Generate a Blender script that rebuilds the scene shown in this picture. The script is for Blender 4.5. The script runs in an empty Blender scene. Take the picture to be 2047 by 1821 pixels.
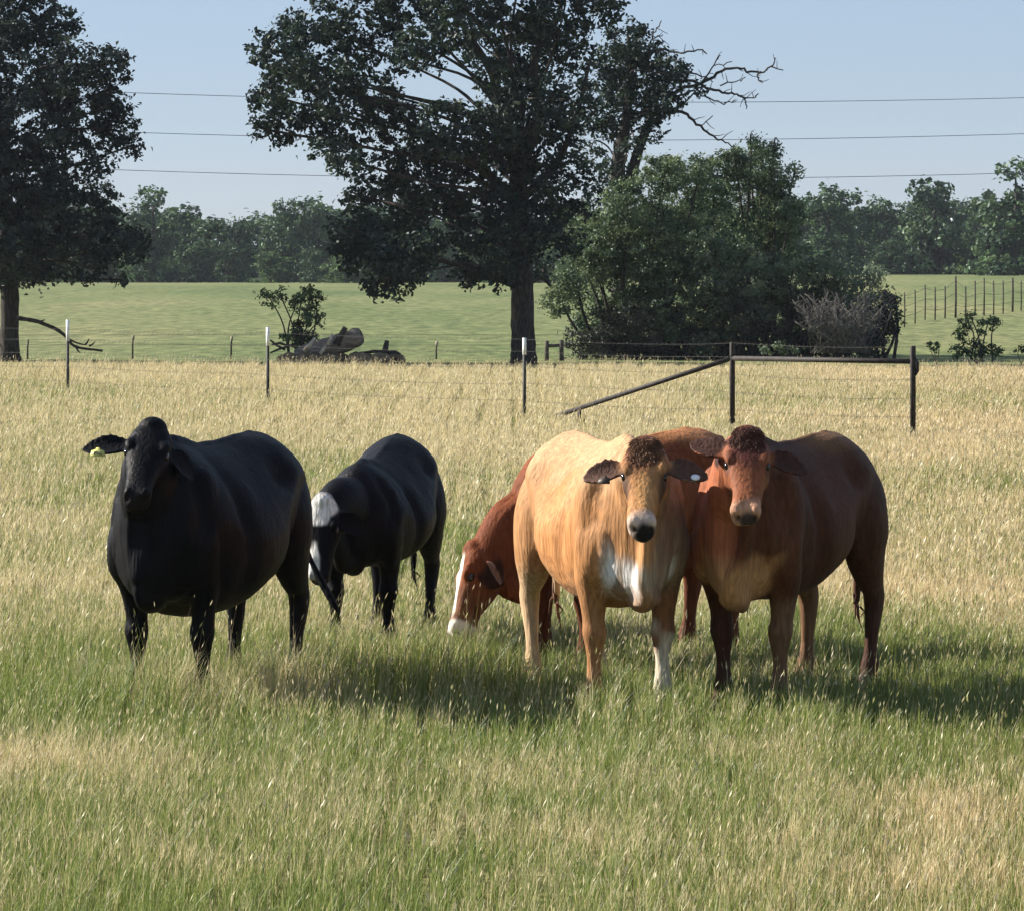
import bpy, math, random
import numpy as np
from mathutils import Vector, Matrix

scene = bpy.context.scene
C = scene.collection

# ------------------------------------------------------------------ camera / light
F, CX, YH, CAM_H = 8000.0, 1023.5, 548.0, 2.13      # photo pixels, metres
cam_d = bpy.data.cameras.new("camera")
cam = bpy.data.objects.new("camera", cam_d)
C.objects.link(cam)
cam_d.sensor_width = 36.0
cam_d.lens = 36.0 * F / 2047.0
cam_d.shift_y = (YH - 910.5) / 2047.0
cam_d.clip_start, cam_d.clip_end = 0.5, 6000
cam.location = (0, 0, CAM_H)
cam.rotation_euler = (math.radians(90), 0, 0)
scene.camera = cam

SUN_EL, SUN_AZ = math.radians(31), math.radians(21)  # azimuth: behind the left-hand side
S = Vector((-math.cos(SUN_EL) * math.cos(SUN_AZ), math.cos(SUN_EL) * math.sin(SUN_AZ), math.sin(SUN_EL)))
sl = bpy.data.lights.new("sun", "SUN")
sl.energy, sl.angle, sl.color = 5.0, math.radians(0.5), (1.0, 0.93, 0.83)
sun = bpy.data.objects.new("sun", sl)
C.objects.link(sun)
sun.rotation_euler = (-S).to_track_quat('-Z', 'Y').to_euler()
sun.location = S * 60

w = bpy.data.worlds.new("World")
scene.world = w
w.use_nodes = True
nt = w.node_tree
sky = nt.nodes.new("ShaderNodeTexSky")
sky.sky_type = 'NISHITA'
sky.sun_disc = False
sky.sun_elevation = SUN_EL
sky.sun_rotation = math.atan2(S.x, S.y)
sky.air_density, sky.dust_density, sky.ozone_density = 1.0, 0.0, 6.0
bgn = nt.nodes["Background"]
tint = nt.nodes.new("ShaderNodeMixRGB")
tint.blend_type = 'MULTIPLY'
tint.inputs[0].default_value = 1.0
tint.inputs[2].default_value = (1.10, 1.02, 1.12, 1)
nt.links.new(sky.outputs[0], tint.inputs[1])
flat = nt.nodes.new("ShaderNodeMixRGB")
flat.inputs[0].default_value = 0.6
flat.inputs[2].default_value = (3.6, 4.5, 5.7, 1)
nt.links.new(tint.outputs[0], flat.inputs[1])
nt.links.new(flat.outputs[0], bgn.inputs[0])
bgn.inputs[1].default_value = 0.05

scene.view_settings.view_transform = 'Standard'
scene.view_settings.look = 'None'
scene.view_settings.exposure = 1.25
scene.view_settings.gamma = 1.0
scene.cycles.use_denoising = True
scene.cycles.max_bounces = 6
scene.cycles.transparent_max_bounces = 8
scene.cycles.volume_bounces = 0

# ------------------------------------------------------------------ helpers
rng = np.random.default_rng(7)


def px(x, y, Y):
    """World point seen at photo pixel (x, y) at depth Y."""
    return Vector(((x - CX) * Y / F, Y, CAM_H - (y - YH) * Y / F))


def sm(a, b, v):
    t = np.clip((np.asarray(v, float) - a) / (b - a), 0, 1)
    return t * t * (3 - 2 * t)


def _hash(ix, iy, iz, seed):
    h = (ix * 374761393 + iy * 668265263 + iz * 2147483647 + seed * 1274126177) & 0xFFFFFFFF
    h = ((h ^ (h >> 13)) * 1274126177) & 0xFFFFFFFF
    return ((h ^ (h >> 16)) & 0xFFFF) / 65535.0


def vnoise(P, seed=0):
    P = np.asarray(P, float)
    i = np.floor(P).astype(np.int64)
    f = P - i
    f = f * f * (3 - 2 * f)
    out = 0
    for a in (0, 1):
        for b in (0, 1):
            for c in (0, 1):
                wgt = (f[:, 0] if a else 1 - f[:, 0]) * (f[:, 1] if b else 1 - f[:, 1]) * (f[:, 2] if c else 1 - f[:, 2])
                out = out + wgt * _hash(i[:, 0] + a, i[:, 1] + b, i[:, 2] + c, seed)
    return out


def noise2(x, y, seed=0, octs=3):
    r, amp, tot = 0, 1.0, 0
    for k in range(octs):
        r = r + amp * vnoise(np.stack([x * 2 ** k, y * 2 ** k, np.full_like(x, .5)], 1), seed + k)
        tot += amp
        amp *= .5
    return r / tot


def ground_z(x, y):
    x, y = np.asarray(x, float), np.asarray(y, float)
    t = np.clip((y - 104) / 246, 0, 1)
    prof = 1 - (1 - t) ** 2
    z = prof * (1.4 + .68 * sm(2, 24, x))
    z = z - np.clip((y - 520) / 400, 0, 1) * 4.0
    return z


def mesh_np(name, V, faces, smooth=False, col=None):
    """faces: list of int arrays (n, k)."""
    me = bpy.data.meshes.new(name)
    V = np.asarray(V, np.float32)
    me.vertices.add(len(V))
    me.vertices.foreach_set("co", V.ravel())
    li, ls, st = [], [], 0
    for fa in faces:
        fa = np.asarray(fa, np.int32)
        if len(fa) == 0:
            continue
        k = fa.shape[1]
        li.append(fa.ravel())
        ls.append(st + np.arange(len(fa), dtype=np.int32) * k)
        st += fa.size
    li, ls = np.concatenate(li), np.concatenate(ls)
    me.loops.add(len(li))
    me.loops.foreach_set("vertex_index", li)
    me.polygons.add(len(ls))
    me.polygons.foreach_set("loop_start", ls)
    me.update(calc_edges=True)
    me.validate()
    if smooth:
        me.polygons.foreach_set("use_smooth", np.ones(len(me.polygons), bool))
    if col is not None:
        a = me.color_attributes.new("col", 'FLOAT_COLOR', 'POINT')
        c4 = np.ones((len(V), 4), np.float32)
        c4[:, :3] = col
        a.data.foreach_set("color", c4.ravel())
    return me


def link(name, me, mat=None, parent=None):
    o = bpy.data.objects.new(name, me)
    C.objects.link(o)
    if mat is not None:
        me.materials.append(mat)
    if parent is not None:
        o.parent = parent
    return o


def tag(o, label=None, cat=None, group=None, kind=None):
    if label:
        o["label"] = label
    if cat:
        o["category"] = cat
    if group:
        o["group"] = group
    if kind:
        o["kind"] = kind
    return o


def empty(name, loc):
    o = bpy.data.objects.new(name, None)
    C.objects.link(o)
    o.location = loc
    o.empty_display_size = .2
    return o


class MB:
    """Collects lofted pieces into one mesh (local coordinates relative to an origin)."""

    def __init__(self, origin=(0, 0, 0)):
        self.V, self.Q, self.T, self.n = [], [], [], 0
        self.o = np.array(origin, float)

    def loft(self, rings, cap=True):
        rings = [np.asarray(r, float) for r in rings]
        N = len(rings[0])
        b = self.n
        for r in rings:
            self.V.append(r)
            self.n += N
        k = np.arange(N)
        for i in range(len(rings) - 1):
            a0 = b + i * N
            self.Q.append(np.stack([a0 + k, a0 + (k + 1) % N, a0 + N + (k + 1) % N, a0 + N + k], 1))
        if cap:
            for i, flip in ((0, True), (len(rings) - 1, False)):
                c = self.n
                self.V.append(rings[i].mean(0)[None])
                self.n += 1
                a0 = b + i * N
                t = np.stack([a0 + k, a0 + (k + 1) % N, np.full(N, c)], 1)
                self.T.append(t[:, ::-1] if flip else t)

    def tube(self, pts, rad, N=8, jitter=0):
        pts = [Vector(p) for p in pts]
        if not hasattr(rad, '__len__'):
            rad = [rad] * len(pts)
        rings = []
        t0 = (pts[1] - pts[0]).normalized()
        ref = Vector((0, 0, 1)) if abs(t0.z) < .9 else Vector((1, 0, 0))
        u = t0.cross(ref).normalized()
        for i, p in enumerate(pts):
            t = (pts[min(i + 1, len(pts) - 1)] - pts[max(i - 1, 0)]).normalized()
            u = (u - t * u.dot(t)).normalized()
            v = t.cross(u)
            an = np.linspace(0, 2 * math.pi, N, endpoint=False)
            rr = rad[i] * (1 + jitter * rng.uniform(-1, 1, N))
            rings.append(np.array(p)[None] + (rr * np.cos(an))[:, None] * np.array(u)[None] + (rr * np.sin(an))[:, None] * np.array(v)[None])
        self.loft(rings)

    def box(self, c, hx, hy, hz, yaw=0.0):
        c = np.array(c, float)
        r = []
        cy, sy = math.cos(yaw), math.sin(yaw)
        for z in (-hz, hz):
            q = np.array([(-hx, -hy), (hx, -hy), (hx, hy), (-hx, hy)])
            q = np.stack([q[:, 0] * cy - q[:, 1] * sy, q[:, 0] * sy + q[:, 1] * cy, np.full(4, z)], 1)
            r.append(c + q)
        self.loft(r)

    def ellipsoid(self, c, ax, R=None, n=10, N=16):
        """ax = radii; R = 3x3 rows of axes."""
        c = np.array(c, float)
        R = np.eye(3) if R is None else np.array(R, float)
        rings = []
        for th in np.linspace(.08, math.pi - .08, n):
            an = np.linspace(0, 2 * math.pi, N, endpoint=False)
            q = np.stack([ax[0] * math.sin(th) * np.cos(an), ax[1] * math.sin(th) * np.sin(an), np.full(N, -ax[2] * math.cos(th))], 1)
            rings.append(c + q @ R)
        self.loft(rings)

    def mesh(self, name, smooth=True, col=None):
        V = np.concatenate(self.V) - self.o
        fs = []
        if self.Q:
            fs.append(np.concatenate(self.Q))
        if self.T:
            fs.append(np.concatenate(self.T))
        return mesh_np(name, V, fs, smooth, col)

    def build(self, name, mat, parent=None, smooth=True):
        return link(name, self.mesh(name, smooth), mat, parent)


def catmull(P, n=6):
    P = np.asarray(P, float)
    Q = np.vstack([2 * P[0] - P[1], P, 2 * P[-1] - P[-2]])
    out = []
    for i in range(1, len(Q) - 2):
        for t in np.linspace(0, 1, n, endpoint=False):
            a, b, c, d = Q[i - 1], Q[i], Q[i + 1], Q[i + 2]
            out.append(.5 * (2 * b + (c - a) * t + (2 * a - 5 * b + 4 * c - d) * t * t + (3 * b - a - 3 * c + d) * t ** 3))
    out.append(P[-1])
    return np.array(out)


# ------------------------------------------------------------------ materials
def new_mat(name):
    m = bpy.data.materials.new(name)
    m.use_nodes = True
    n = m.node_tree
    return m, n, n.nodes["Principled BSDF"]


def noise_mat(name, c1, c2, scale=6.0, rough=.8, bump=.0, stretch=(1, 1, 1), metallic=0.0, detail=5, spec=.3):
    m, n, b = new_mat(name)
    tc = n.nodes.new("ShaderNodeTexCoord")
    mp = n.nodes.new("ShaderNodeMapping")
    mp.inputs['Scale'].default_value = stretch
    no = n.nodes.new("ShaderNodeTexNoise")
    no.inputs['Scale'].default_value = scale
    no.inputs['Detail'].default_value = detail
    cr = n.nodes.new("ShaderNodeValToRGB")
    cr.color_ramp.elements[0].position, cr.color_ramp.elements[1].position = .35, .65
    cr.color_ramp.elements[0].color = (*c1, 1)
    cr.color_ramp.elements[1].color = (*c2, 1)
    L = n.links.new
    L(tc.outputs['Object'], mp.inputs[0])
    L(mp.outputs[0], no.inputs['Vector'])
    L(no.outputs['Fac'], cr.inputs[0])
    L(cr.outputs[0], b.inputs['Base Color'])
    b.inputs['Roughness'].default_value = rough
    b.inputs['Metallic'].default_value = metallic
    b.inputs['Specular IOR Level'].default_value = spec
    if bump:
        bp = n.nodes.new("ShaderNodeBump")
        bp.inputs['Strength'].default_value = bump
        bp.inputs['Distance'].default_value = .03
        L(no.outputs['Fac'], bp.inputs['Height'])
        L(bp.outputs[0], b.inputs['Normal'])
    return m


def leaf_mat(name, trans=.3, gloss=.12):
    """Leaf / blade: colour attribute, diffuse + translucent + a little gloss."""
    m = bpy.data.materials.new(name)
    m.use_nodes = True
    n = m.node_tree
    n.nodes.remove(n.nodes["Principled BSDF"])
    out = n.nodes["Material Output"]
    at = n.nodes.new("ShaderNodeAttribute")
    at.attribute_name = "col"
    d = n.nodes.new("ShaderNodeBsdfDiffuse")
    t = n.nodes.new("ShaderNodeBsdfTranslucent")
    g = n.nodes.new("ShaderNodeBsdfGlossy")
    g.inputs['Roughness'].default_value = .45
    g.inputs['Color'].default_value = (.8, .85, .9, 1)
    m1, m2 = n.nodes.new("ShaderNodeMixShader"), n.nodes.new("ShaderNodeMixShader")
    m1.inputs[0].default_value, m2.inputs[0].default_value = trans, gloss
    L = n.links.new
    L(at.outputs['Color'], d.inputs['Color'])
    L(at.outputs['Color'], t.inputs['Color'])
    L(d.outputs[0], m1.inputs[1])
    L(t.outputs[0], m1.inputs[2])
    L(m1.outputs[0], m2.inputs[1])
    L(g.outputs[0], m2.inputs[2])
    L(m2.outputs[0], out.inputs['Surface'])
    return m


M_LEAF = leaf_mat("leaf", .25, .02)
M_GRASS = leaf_mat("grass_blade", .35, .03)
M_BARK = noise_mat("bark", (.018, .015, .013), (.06, .05, .042), 9, .95, .8, (3, 3, .6))
M_DEADWOOD = noise_mat("dead_wood", (.085, .07, .058), (.22, .19, .16), 5, .9, .6, (1, 1, 3))
M_PALEWOOD = noise_mat("split_wood", (.30, .25, .19), (.5, .44, .36), 8, .9, .4, (1, 4, 1))
M_EARTH = noise_mat("earth", (.10, .075, .05), (.22, .17, .11), 4, 1, .6)
M_STEEL = noise_mat("dark_steel", (.010, .008, .008), (.035, .026, .022), 14, .7, .2, metallic=0.0)
M_TPOST = noise_mat("green_post_paint", (.012, .014, .012), (.03, .032, .026), 20, .7)
M_WHITE = noise_mat("white_paint", (.62, .64, .62), (.82, .83, .82), 20, .5)
M_WIRE = noise_mat("galvanised_wire", (.03, .028, .025), (.10, .09, .08), 3, .8)
M_CABLE = noise_mat("line_cable", (.12, .14, .18), (.2, .22, .27), .2, .7)
M_POSTWOOD = noise_mat("weathered_post", (.05, .045, .035), (.12, .105, .085), 10, .95, .5, (2, 2, .5))

# ------------------------------------------------------------------ ground sheet
def dryness(x, y):
    """0 = green, 1 = straw: how dry the sward is at a place in the meadow."""
    yk = [10, 13.4, 15.0, 16.4, 17.6, 18.6, 20.0, 21.5, 23.5, 26, 29, 34, 38, 46, 53, 58, 64, 70, 78, 90, 230]
    dk = [.40, .30, .40, .38, .24, .28, .28, .28, .42, .74, .62, .60, .66, .82, .86, .84, .60, .66, .86, .92, .9]
    d = np.interp(y, yk, dk)
    ax = np.maximum(y, 12) / 20.0
    d = d + (noise2(x / (1.1 * ax), y / (1.6 * ax * ax), 3) - .5) * 1.15
    d = d + (noise2(x / (.35 * ax), y / (.5 * ax * ax), 9) - .5) * .7
    for (gx, gy, sx, sy, a) in ((2.1, 23.0, .7, 3.0, -.4), (-2.1, 17.0, .5, .6, .45), (-1.6, 18.3, .8, .5, -.25),
                                (2.4, 26.5, .9, 1.2, .35), (-2.6, 26.5, 1.2, 1.6, .3), (-.6, 31, .8, 5, -.25),
                                (.9, 14.6, .9, .7, .12), (-.35, 14.4, .5, .35, -.3)):
        d = d + a * np.exp(-((x - gx) / sx) ** 2 - ((y - gy) / sy) ** 2)
    d = np.where(y > 89, .22 + (d - .8) * .5, d)
    return np.clip((d - .5) * 1.25 + .5, 0, 1)


def ground():
    ys = np.concatenate([np.linspace(-30, 8, 8), np.linspace(10, 104, 130), np.linspace(107, 350, 60), np.linspace(370, 700, 12), []])
    us = np.concatenate([[-40, -12, -5], np.linspace(-2, 2, 90), [5, 12, 40]])
    rows = []
    for y in ys:
        s = max(abs(y), 14) * .14 + 2.0
        xx = np.clip(us * s, -420, 420) + us * .01
        rows.append(np.stack([xx, np.full(len(us), y), ground_z(xx, np.full(len(us), y))], 1))
    V = np.concatenate(rows)
    n, m = len(us), len(ys)
    i, j = np.meshgrid(np.arange(m - 1), np.arange(n - 1), indexing='ij')
    a = (i * n + j).ravel()
    Q = np.stack([a, a + 1, a + n + 1, a + n], 1)
    me = mesh_np("ground", V, [Q], True)
    m_, nt_, b = new_mat("meadow_soil")
    L = nt_.links.new
    geo = nt_.nodes.new("ShaderNodeNewGeometry")
    sep = nt_.nodes.new("ShaderNodeSeparateXYZ")
    L(geo.outputs['Position'], sep.inputs[0])
    # near: thatch; far: grazed green pasture
    def ns(scale, stretch, det=6):
        mp = nt_.nodes.new("ShaderNodeMapping")
        mp.inputs['Scale'].default_value = stretch
        no = nt_.nodes.new("ShaderNodeTexNoise")
        no.inputs['Scale'].default_value = scale
        no.inputs['Detail'].default_value = det
        L(geo.outputs['Position'], mp.inputs[0])
        L(mp.outputs[0], no.inputs['Vector'])
        return no
    def ramp(src, cols):
        r = nt_.nodes.new("ShaderNodeValToRGB")
        els = r.color_ramp.elements
        els[0].position, els[0].color = cols[0][0], (*cols[0][1], 1)
        els[1].position, els[1].color = cols[-1][0], (*cols[-1][1], 1)
        for p, c in cols[1:-1]:
            e = els.new(p)
            e.color = (*c, 1)
        L(src, r.inputs[0])
        return r
    near = ramp(ns(3.0, (1, 1, 1)).outputs[0], [(.3, (.08, .095, .03)), (.5, (.16, .15, .06)), (.7, (.27, .23, .11))])
    n1 = ns(.09, (1, .22, 1), 9)
    far1 = ramp(n1.outputs[0], [(.3, (.09, .125, .048)), (.5, (.14, .165, .07)), (.72, (.205, .20, .098))])
    n2 = ns(2.2, (1, .3, 1), 9)
    far2 = ramp(n2.outputs[0], [(.3, (.5, .58, .5)), (.7, (1.25, 1.18, 1.15))])
    mul = nt_.nodes.new("ShaderNodeMixRGB")
    mul.blend_type = 'MULTIPLY'
    mul.inputs[0].default_value = 1
    L(far1.outputs[0], mul.inputs[1])
    L(far2.outputs[0], mul.inputs[2])
    mr = nt_.nodes.new("ShaderNodeMapRange")
    mr.inputs['From Min'].default_value, mr.inputs['From Max'].default_value = 88, 100
    L(sep.outputs['Y'], mr.inputs['Value'])
    mx = nt_.nodes.new("ShaderNodeMixRGB")
    L(mr.outputs[0], mx.inputs[0])
    L(near.outputs[0], mx.inputs[1])
    L(mul.outputs[0], mx.inputs[2])
    L(mx.outputs[0], b.inputs['Base Color'])
    b.inputs['Roughness'].default_value = 1
    b.inputs['Specular IOR Level'].default_value = .1
    bp = nt_.nodes.new("ShaderNodeBump")
    bp.inputs['Strength'].default_value = .6
    bp.inputs['Distance'].default_value = .15
    L(n2.outputs[0], bp.inputs['Height'])
    L(bp.outputs[0], b.inputs['Normal'])
    o = link("ground", me, m_)
    tag(o, "flat meadow soil running back into a grazed green pasture", "ground", kind="structure")


ground()

# ------------------------------------------------------------------ foliage
LEAF_PAL = {
    'oak': [(.014, .025, .020), (.022, .038, .026), (.036, .054, .033), (.022, .034, .030)],
    'oak_cool': [(.016, .026, .022), (.026, .039, .031), (.044, .060, .044), (.023, .032, .030)],
    'shrub': [(.070, .108, .056), (.108, .15, .074), (.15, .195, .098), (.078, .115, .066)],
    'shrub_grey': [(.09, .125, .07), (.13, .17, .098), (.175, .21, .13), (.105, .135, .088)],
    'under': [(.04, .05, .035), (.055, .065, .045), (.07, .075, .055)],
    'far': [(.042, .078, .038), (.06, .105, .046), (.08, .13, .055), (.05, .085, .05)],
    'far_light': [(.075, .125, .048), (.10, .16, .06), (.125, .18, .072), (.08, .12, .06)],
    'bush': [(.045, .075, .03), (.07, .11, .04), (.09, .135, .05), (.055, .085, .04)],
}


def leaves(puffs, pal, leaf=.13, aspect=.6, cover=3.0, origin=(0, 0, 0), seed=0, clump=.30, up=.5):
    """Thousands of small folded leaves, in clumps scattered through the ellipsoids PUFFS = (centre, (rx, ry, rz), density)."""
    r = np.random.default_rng(seed)
    Cn, Nn, Co = [], [], []
    pal = np.array(LEAF_PAL[pal])
    for (c, rad, den) in puffs:
        rad = np.array(rad, float)
        c = np.array(c, float)
        area = math.pi * rad[0] * rad[2]
        n_leaf = max(12, int(cover * den * area / (leaf * leaf * aspect * .5)))
        per = max(14, int(n_leaf / max(4, area / (clump * clump) * 1.4)))
        n_cl = max(4, n_leaf // per)
        d = r.normal(size=(n_cl, 3))
        d /= np.linalg.norm(d, axis=1)[:, None]
        rr = r.uniform(.35, 1.08, n_cl) ** .7
        cc = c + d * rr[:, None] * rad
        tint = pal[r.integers(0, len(pal), n_cl)] * r.uniform(.75, 1.3, n_cl)[:, None]
        cs = clump * r.uniform(.55, 1.25, n_cl)
        p = np.repeat(cc, per, 0) + r.normal(size=(n_cl * per, 3)) * np.repeat(cs, per)[:, None] * np.array([.5, .5, .36])
        nrm = np.repeat(d, per, 0) * .6 + r.normal(size=(n_cl * per, 3)) * .75 + np.array([0, 0, up])
        Cn.append(p)
        Nn.append(nrm)
        Co.append(np.repeat(tint, per, 0) * r.uniform(.8, 1.22, (n_cl * per, 1)))
    P, Nv, Cc = np.concatenate(Cn), np.concatenate(Nn), np.concatenate(Co)
    n = len(P)
    Nv /= np.linalg.norm(Nv, axis=1)[:, None] + 1e-9
    t = r.normal(size=(n, 3))
    t -= Nv * (t * Nv).sum(1)[:, None]
    t /= np.linalg.norm(t, axis=1)[:, None] + 1e-9
    b = np.cross(Nv, t)
    L = leaf * r.uniform(.6, 1.35, n)[:, None]
    W = L * aspect * .5
    fold = Nv * W * .55
    V = np.empty((n, 4, 3))
    V[:, 0] = P - t * L * .5
    V[:, 1] = P + b * W + fold + t * L * .05
    V[:, 2] = P + t * L * .5
    V[:, 3] = P - b * W + fold + t * L * .05
    k = np.arange(n) * 4
    T = np.concatenate([np.stack([k, k + 1, k + 2], 1), np.stack([k, k + 2, k + 3], 1)])
    return V.reshape(-1, 3) - np.array(origin), T, np.repeat(Cc, 4, 0)


def crown_obj(name, puffs, pal, parent, origin, **kw):
    V, T, col = leaves(puffs, pal, origin=origin, **kw)
    return link(name, mesh_np(name, V, [T], False, col), M_LEAF, parent)


def pxpuffs(lst, Y, seed, spread=1.0, x0=None, R=None, den=1.0):
    """Puffs given as photo pixels (x, y, r[, density]) hung at real depths about Y."""
    r = random.Random(seed)
    out = []
    for q in lst:
        x, y, rad = q[:3]
        dn = q[3] if len(q) > 3 else 1.0
        k = 1.0
        if x0 is not None:
            k = math.sqrt(max(.15, 1 - ((x - x0) / R) ** 2))
        Yd = Y + r.uniform(-1, 1) * spread * k
        c = px(x, y, Yd)
        rm = rad * Yd / F
        out.append((c, (rm, rm * 1.25, rm * .95), dn * den))
    return out


def branchwork(mb, root_pts, root_r, puffs, r_end=.03, seed=1, every=1, start=.45):
    """Trunk along root_pts and a bent limb from it to every puff."""
    rnd = random.Random(seed)
    T = catmull(np.array([tuple(p) for p in root_pts]), 6)
    R = np.interp(np.linspace(0, 1, len(T)), np.linspace(0, 1, len(root_r)), root_r)
    mb.tube([Vector(p) for p in T], list(R), 12, .06)
    for i, (c, rad, dn) in enumerate(puffs):
        if i % every:
            continue
        c = Vector(c)
        # leave the trunk lower than the puff
        zt = c.z - (c - Vector((T[-1][0], T[-1][1], c.z))).length * .28
        cand = [k for k in range(len(T)) if T[k][2] <= max(zt, T[int(len(T) * start)][2])]
        k = cand[-1] if cand else int(len(T) * start)
        k = max(k, int(len(T) * start))
        k = min(k, len(T) - 2)
        a = Vector(T[k])
        mid = a.lerp(c, .5) + Vector((rnd.uniform(-.5, .5), rnd.uniform(-.5, .5), rnd.uniform(-.15, .6)))
        q1 = a.lerp(mid, .5) + Vector((0, 0, .12)) + Vector((rnd.uniform(-.12, .12),) * 3)
        end = c + Vector((rnd.uniform(-.4, .4) * rad[0], rnd.uniform(-.4, .4) * rad[1], rnd.uniform(0, .5) * rad[2]))
        pts = catmull(np.array([tuple(a), tuple(q1), tuple(mid), tuple(c), tuple(end)]), 4)
        r0 = min(R[k] * .34, .016 + .009 * (c - a).length)
        mb.tube([Vector(p) for p in pts], list(np.linspace(r0, r_end * .5, len(pts))), 6, .08)


def base_at(x, Y):
    X = (x - CX) * Y / F
    return Vector((X, Y, float(ground_z(X, Y))))


# ------------------------------------------------------------------ big trees
def tree_centre():
    Y = 95.0
    b = base_at(1047, Y)
    t = empty("oak_tree", b)
    tag(t, "tall dark oak in the centre with thick trunk and wide ragged crown", "tree")
    lst = [(560, 105, 70), (640, 95, 80), (535, 190, 45), (600, 185, 80), (525, 258, 32), (575, 255, 45), (680, 180, 70), (625, 245, 40),
           (740, 30, 70), (830, 20, 85), (930, 15, 90), (1030, 10, 90), (1130, 10, 85), (1215, 15, 45), (720, 100, 50),
           (850, 95, 60), (960, 90, 55), (1060, 100, 80), (1140, 105, 55), 
           (715, 250, 75), (650, 305, 42), (690, 320, 40), (790, 235, 60), (880, 255, 70, 1.3), (960, 265, 60, 1.2), (1050, 215, 75),
           (1130, 200, 65), (1100, 300, 70), (1010, 320, 70), (1030, 150, 60), (1110, 240, 60),
           (770, 340, 60), (850, 340, 75), (930, 360, 80), (1040, 400, 75), (1130, 385, 65), (715, 390, 38), (780, 425, 80),
           (865, 430, 70), (950, 445, 75), (1070, 460, 65, .8), (1120, 470, 50, .7),
           (735, 490, 62), (790, 530, 62), (760, 560, 38), (695, 515, 36), (955, 520, 55, .8), (990, 545, 42, .9), (930, 555, 30, .8), (805, 570, 30),
           (690, 455, 34), (1010, 490, 55, .8), (1085, 540, 36, .6),
           (800, 115, 46), (760, 185, 46), (905, 75, 40), (985, 150, 44), (1000, 215, 50), (840, 300, 46), (700, 140, 36), (990, 260, 44), (1075, 60, 50), (660, 60, 50), (585, 60, 40), (600, 145, 46), (720, 470, 46), (845, 500, 50, 1.2), (770, 510, 50, 1.3),
           (760, -90, 110), (900, -130, 140), (1060, -140, 150), (1190, -80, 100), (980, -250, 140), (640, -10, 40)]
    lst = [(q[0], q[1], q[2] * (.93 if q[1] < 330 else 1.0)) + tuple(q[3:]) for q in lst]
    P = pxpuffs(lst, Y, 11, 3.0, 900, 480)
    mb = MB(b)
    trunk = [b - Vector((0, 0, .15)), px(1046, 690, Y), px(1044, 600, Y), px(1042, 470, Y + .1), px(1036, 360, Y), px(1046, 270, Y)]
    branchwork(mb, trunk, [.36, .29, .27, .25, .22, .15], P, seed=3, start=.42, every=2)
    for pts_, r_ in (([(1040, 330), (1078, 230), (1068, 120), (1120, 20), (1110, -120)], .17), ([(1040, 350), (1000, 250), (985, 150), (920, 40), (880, -110)], .17),
                     ([(1038, 420), (965, 340), (880, 300), (800, 235), (700, 190), (600, 170)], .14), ([(1042, 400), (1110, 330), (1150, 240), (1180, 120)], .12)):
        cp_ = catmull(np.array([tuple(px(x_, y_, Y + .5 * math.sin(i_ * 2.2 + x_))) for i_, (x_, y_) in enumerate(pts_)]), 4)
        mb.tube([Vector(p_) for p_ in cp_], list(np.linspace(r_, .035, len(cp_))), 9, .1)
    mb.build("trunk", M_BARK, t)
    crown_obj("crown", P, 'oak', t, b, leaf=.135, cover=3.3, seed=21, clump=.20)


def tree_left():
    Y = 97.0
    b = base_at(18, Y)
    t = empty("oak_tree", b)
    tag(t, "dark oak at the left edge of the photo with low hanging crown and short trunk", "tree")
    lst = [(30, 20, 70), (110, 50, 52), (60, 120, 95), (150, 130, 65), (232, 128, 38), (195, 170, 42), (60, 250, 105), (155, 240, 80),
           (232, 262, 42), (222, 218, 40), (130, 330, 70, .55), (40, 370, 95), (205, 325, 36, .6), (255, 295, 24), (90, 440, 85), (195, 420, 62),
           (30, 490, 80), (130, 500, 65), (225, 490, 60), (270, 480, 34), (80, 535, 44), (15, 555, 38), (243, 560, 14), (180, 535, 34, .8), (105, 385, 60, .7),
           (-60, 60, 110), (-90, 220, 130), (-80, 390, 130), (-140, 500, 100), (-60, -80, 120), (-200, 250, 130), (-200, 80, 120), (-220, 420, 110)]
    P = pxpuffs(lst, Y, 12, 2.6, -20, 330)
    mb = MB(b)
    trunk = [b - Vector((0, 0, .15)), px(18, 690, Y), px(20, 600, Y), px(14, 480, Y), px(5, 330, Y), px(-10, 150, Y), px(-20, 10, Y)]
    branchwork(mb, trunk, [.36, .24, .22, .2, .18, .13, .06], P, seed=5, start=.4)
    mb.build("trunk", M_BARK, t)
    crown_obj("crown", P, 'oak_cool', t, b, leaf=.125, cover=3.8, seed=22, clump=.22)


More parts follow.
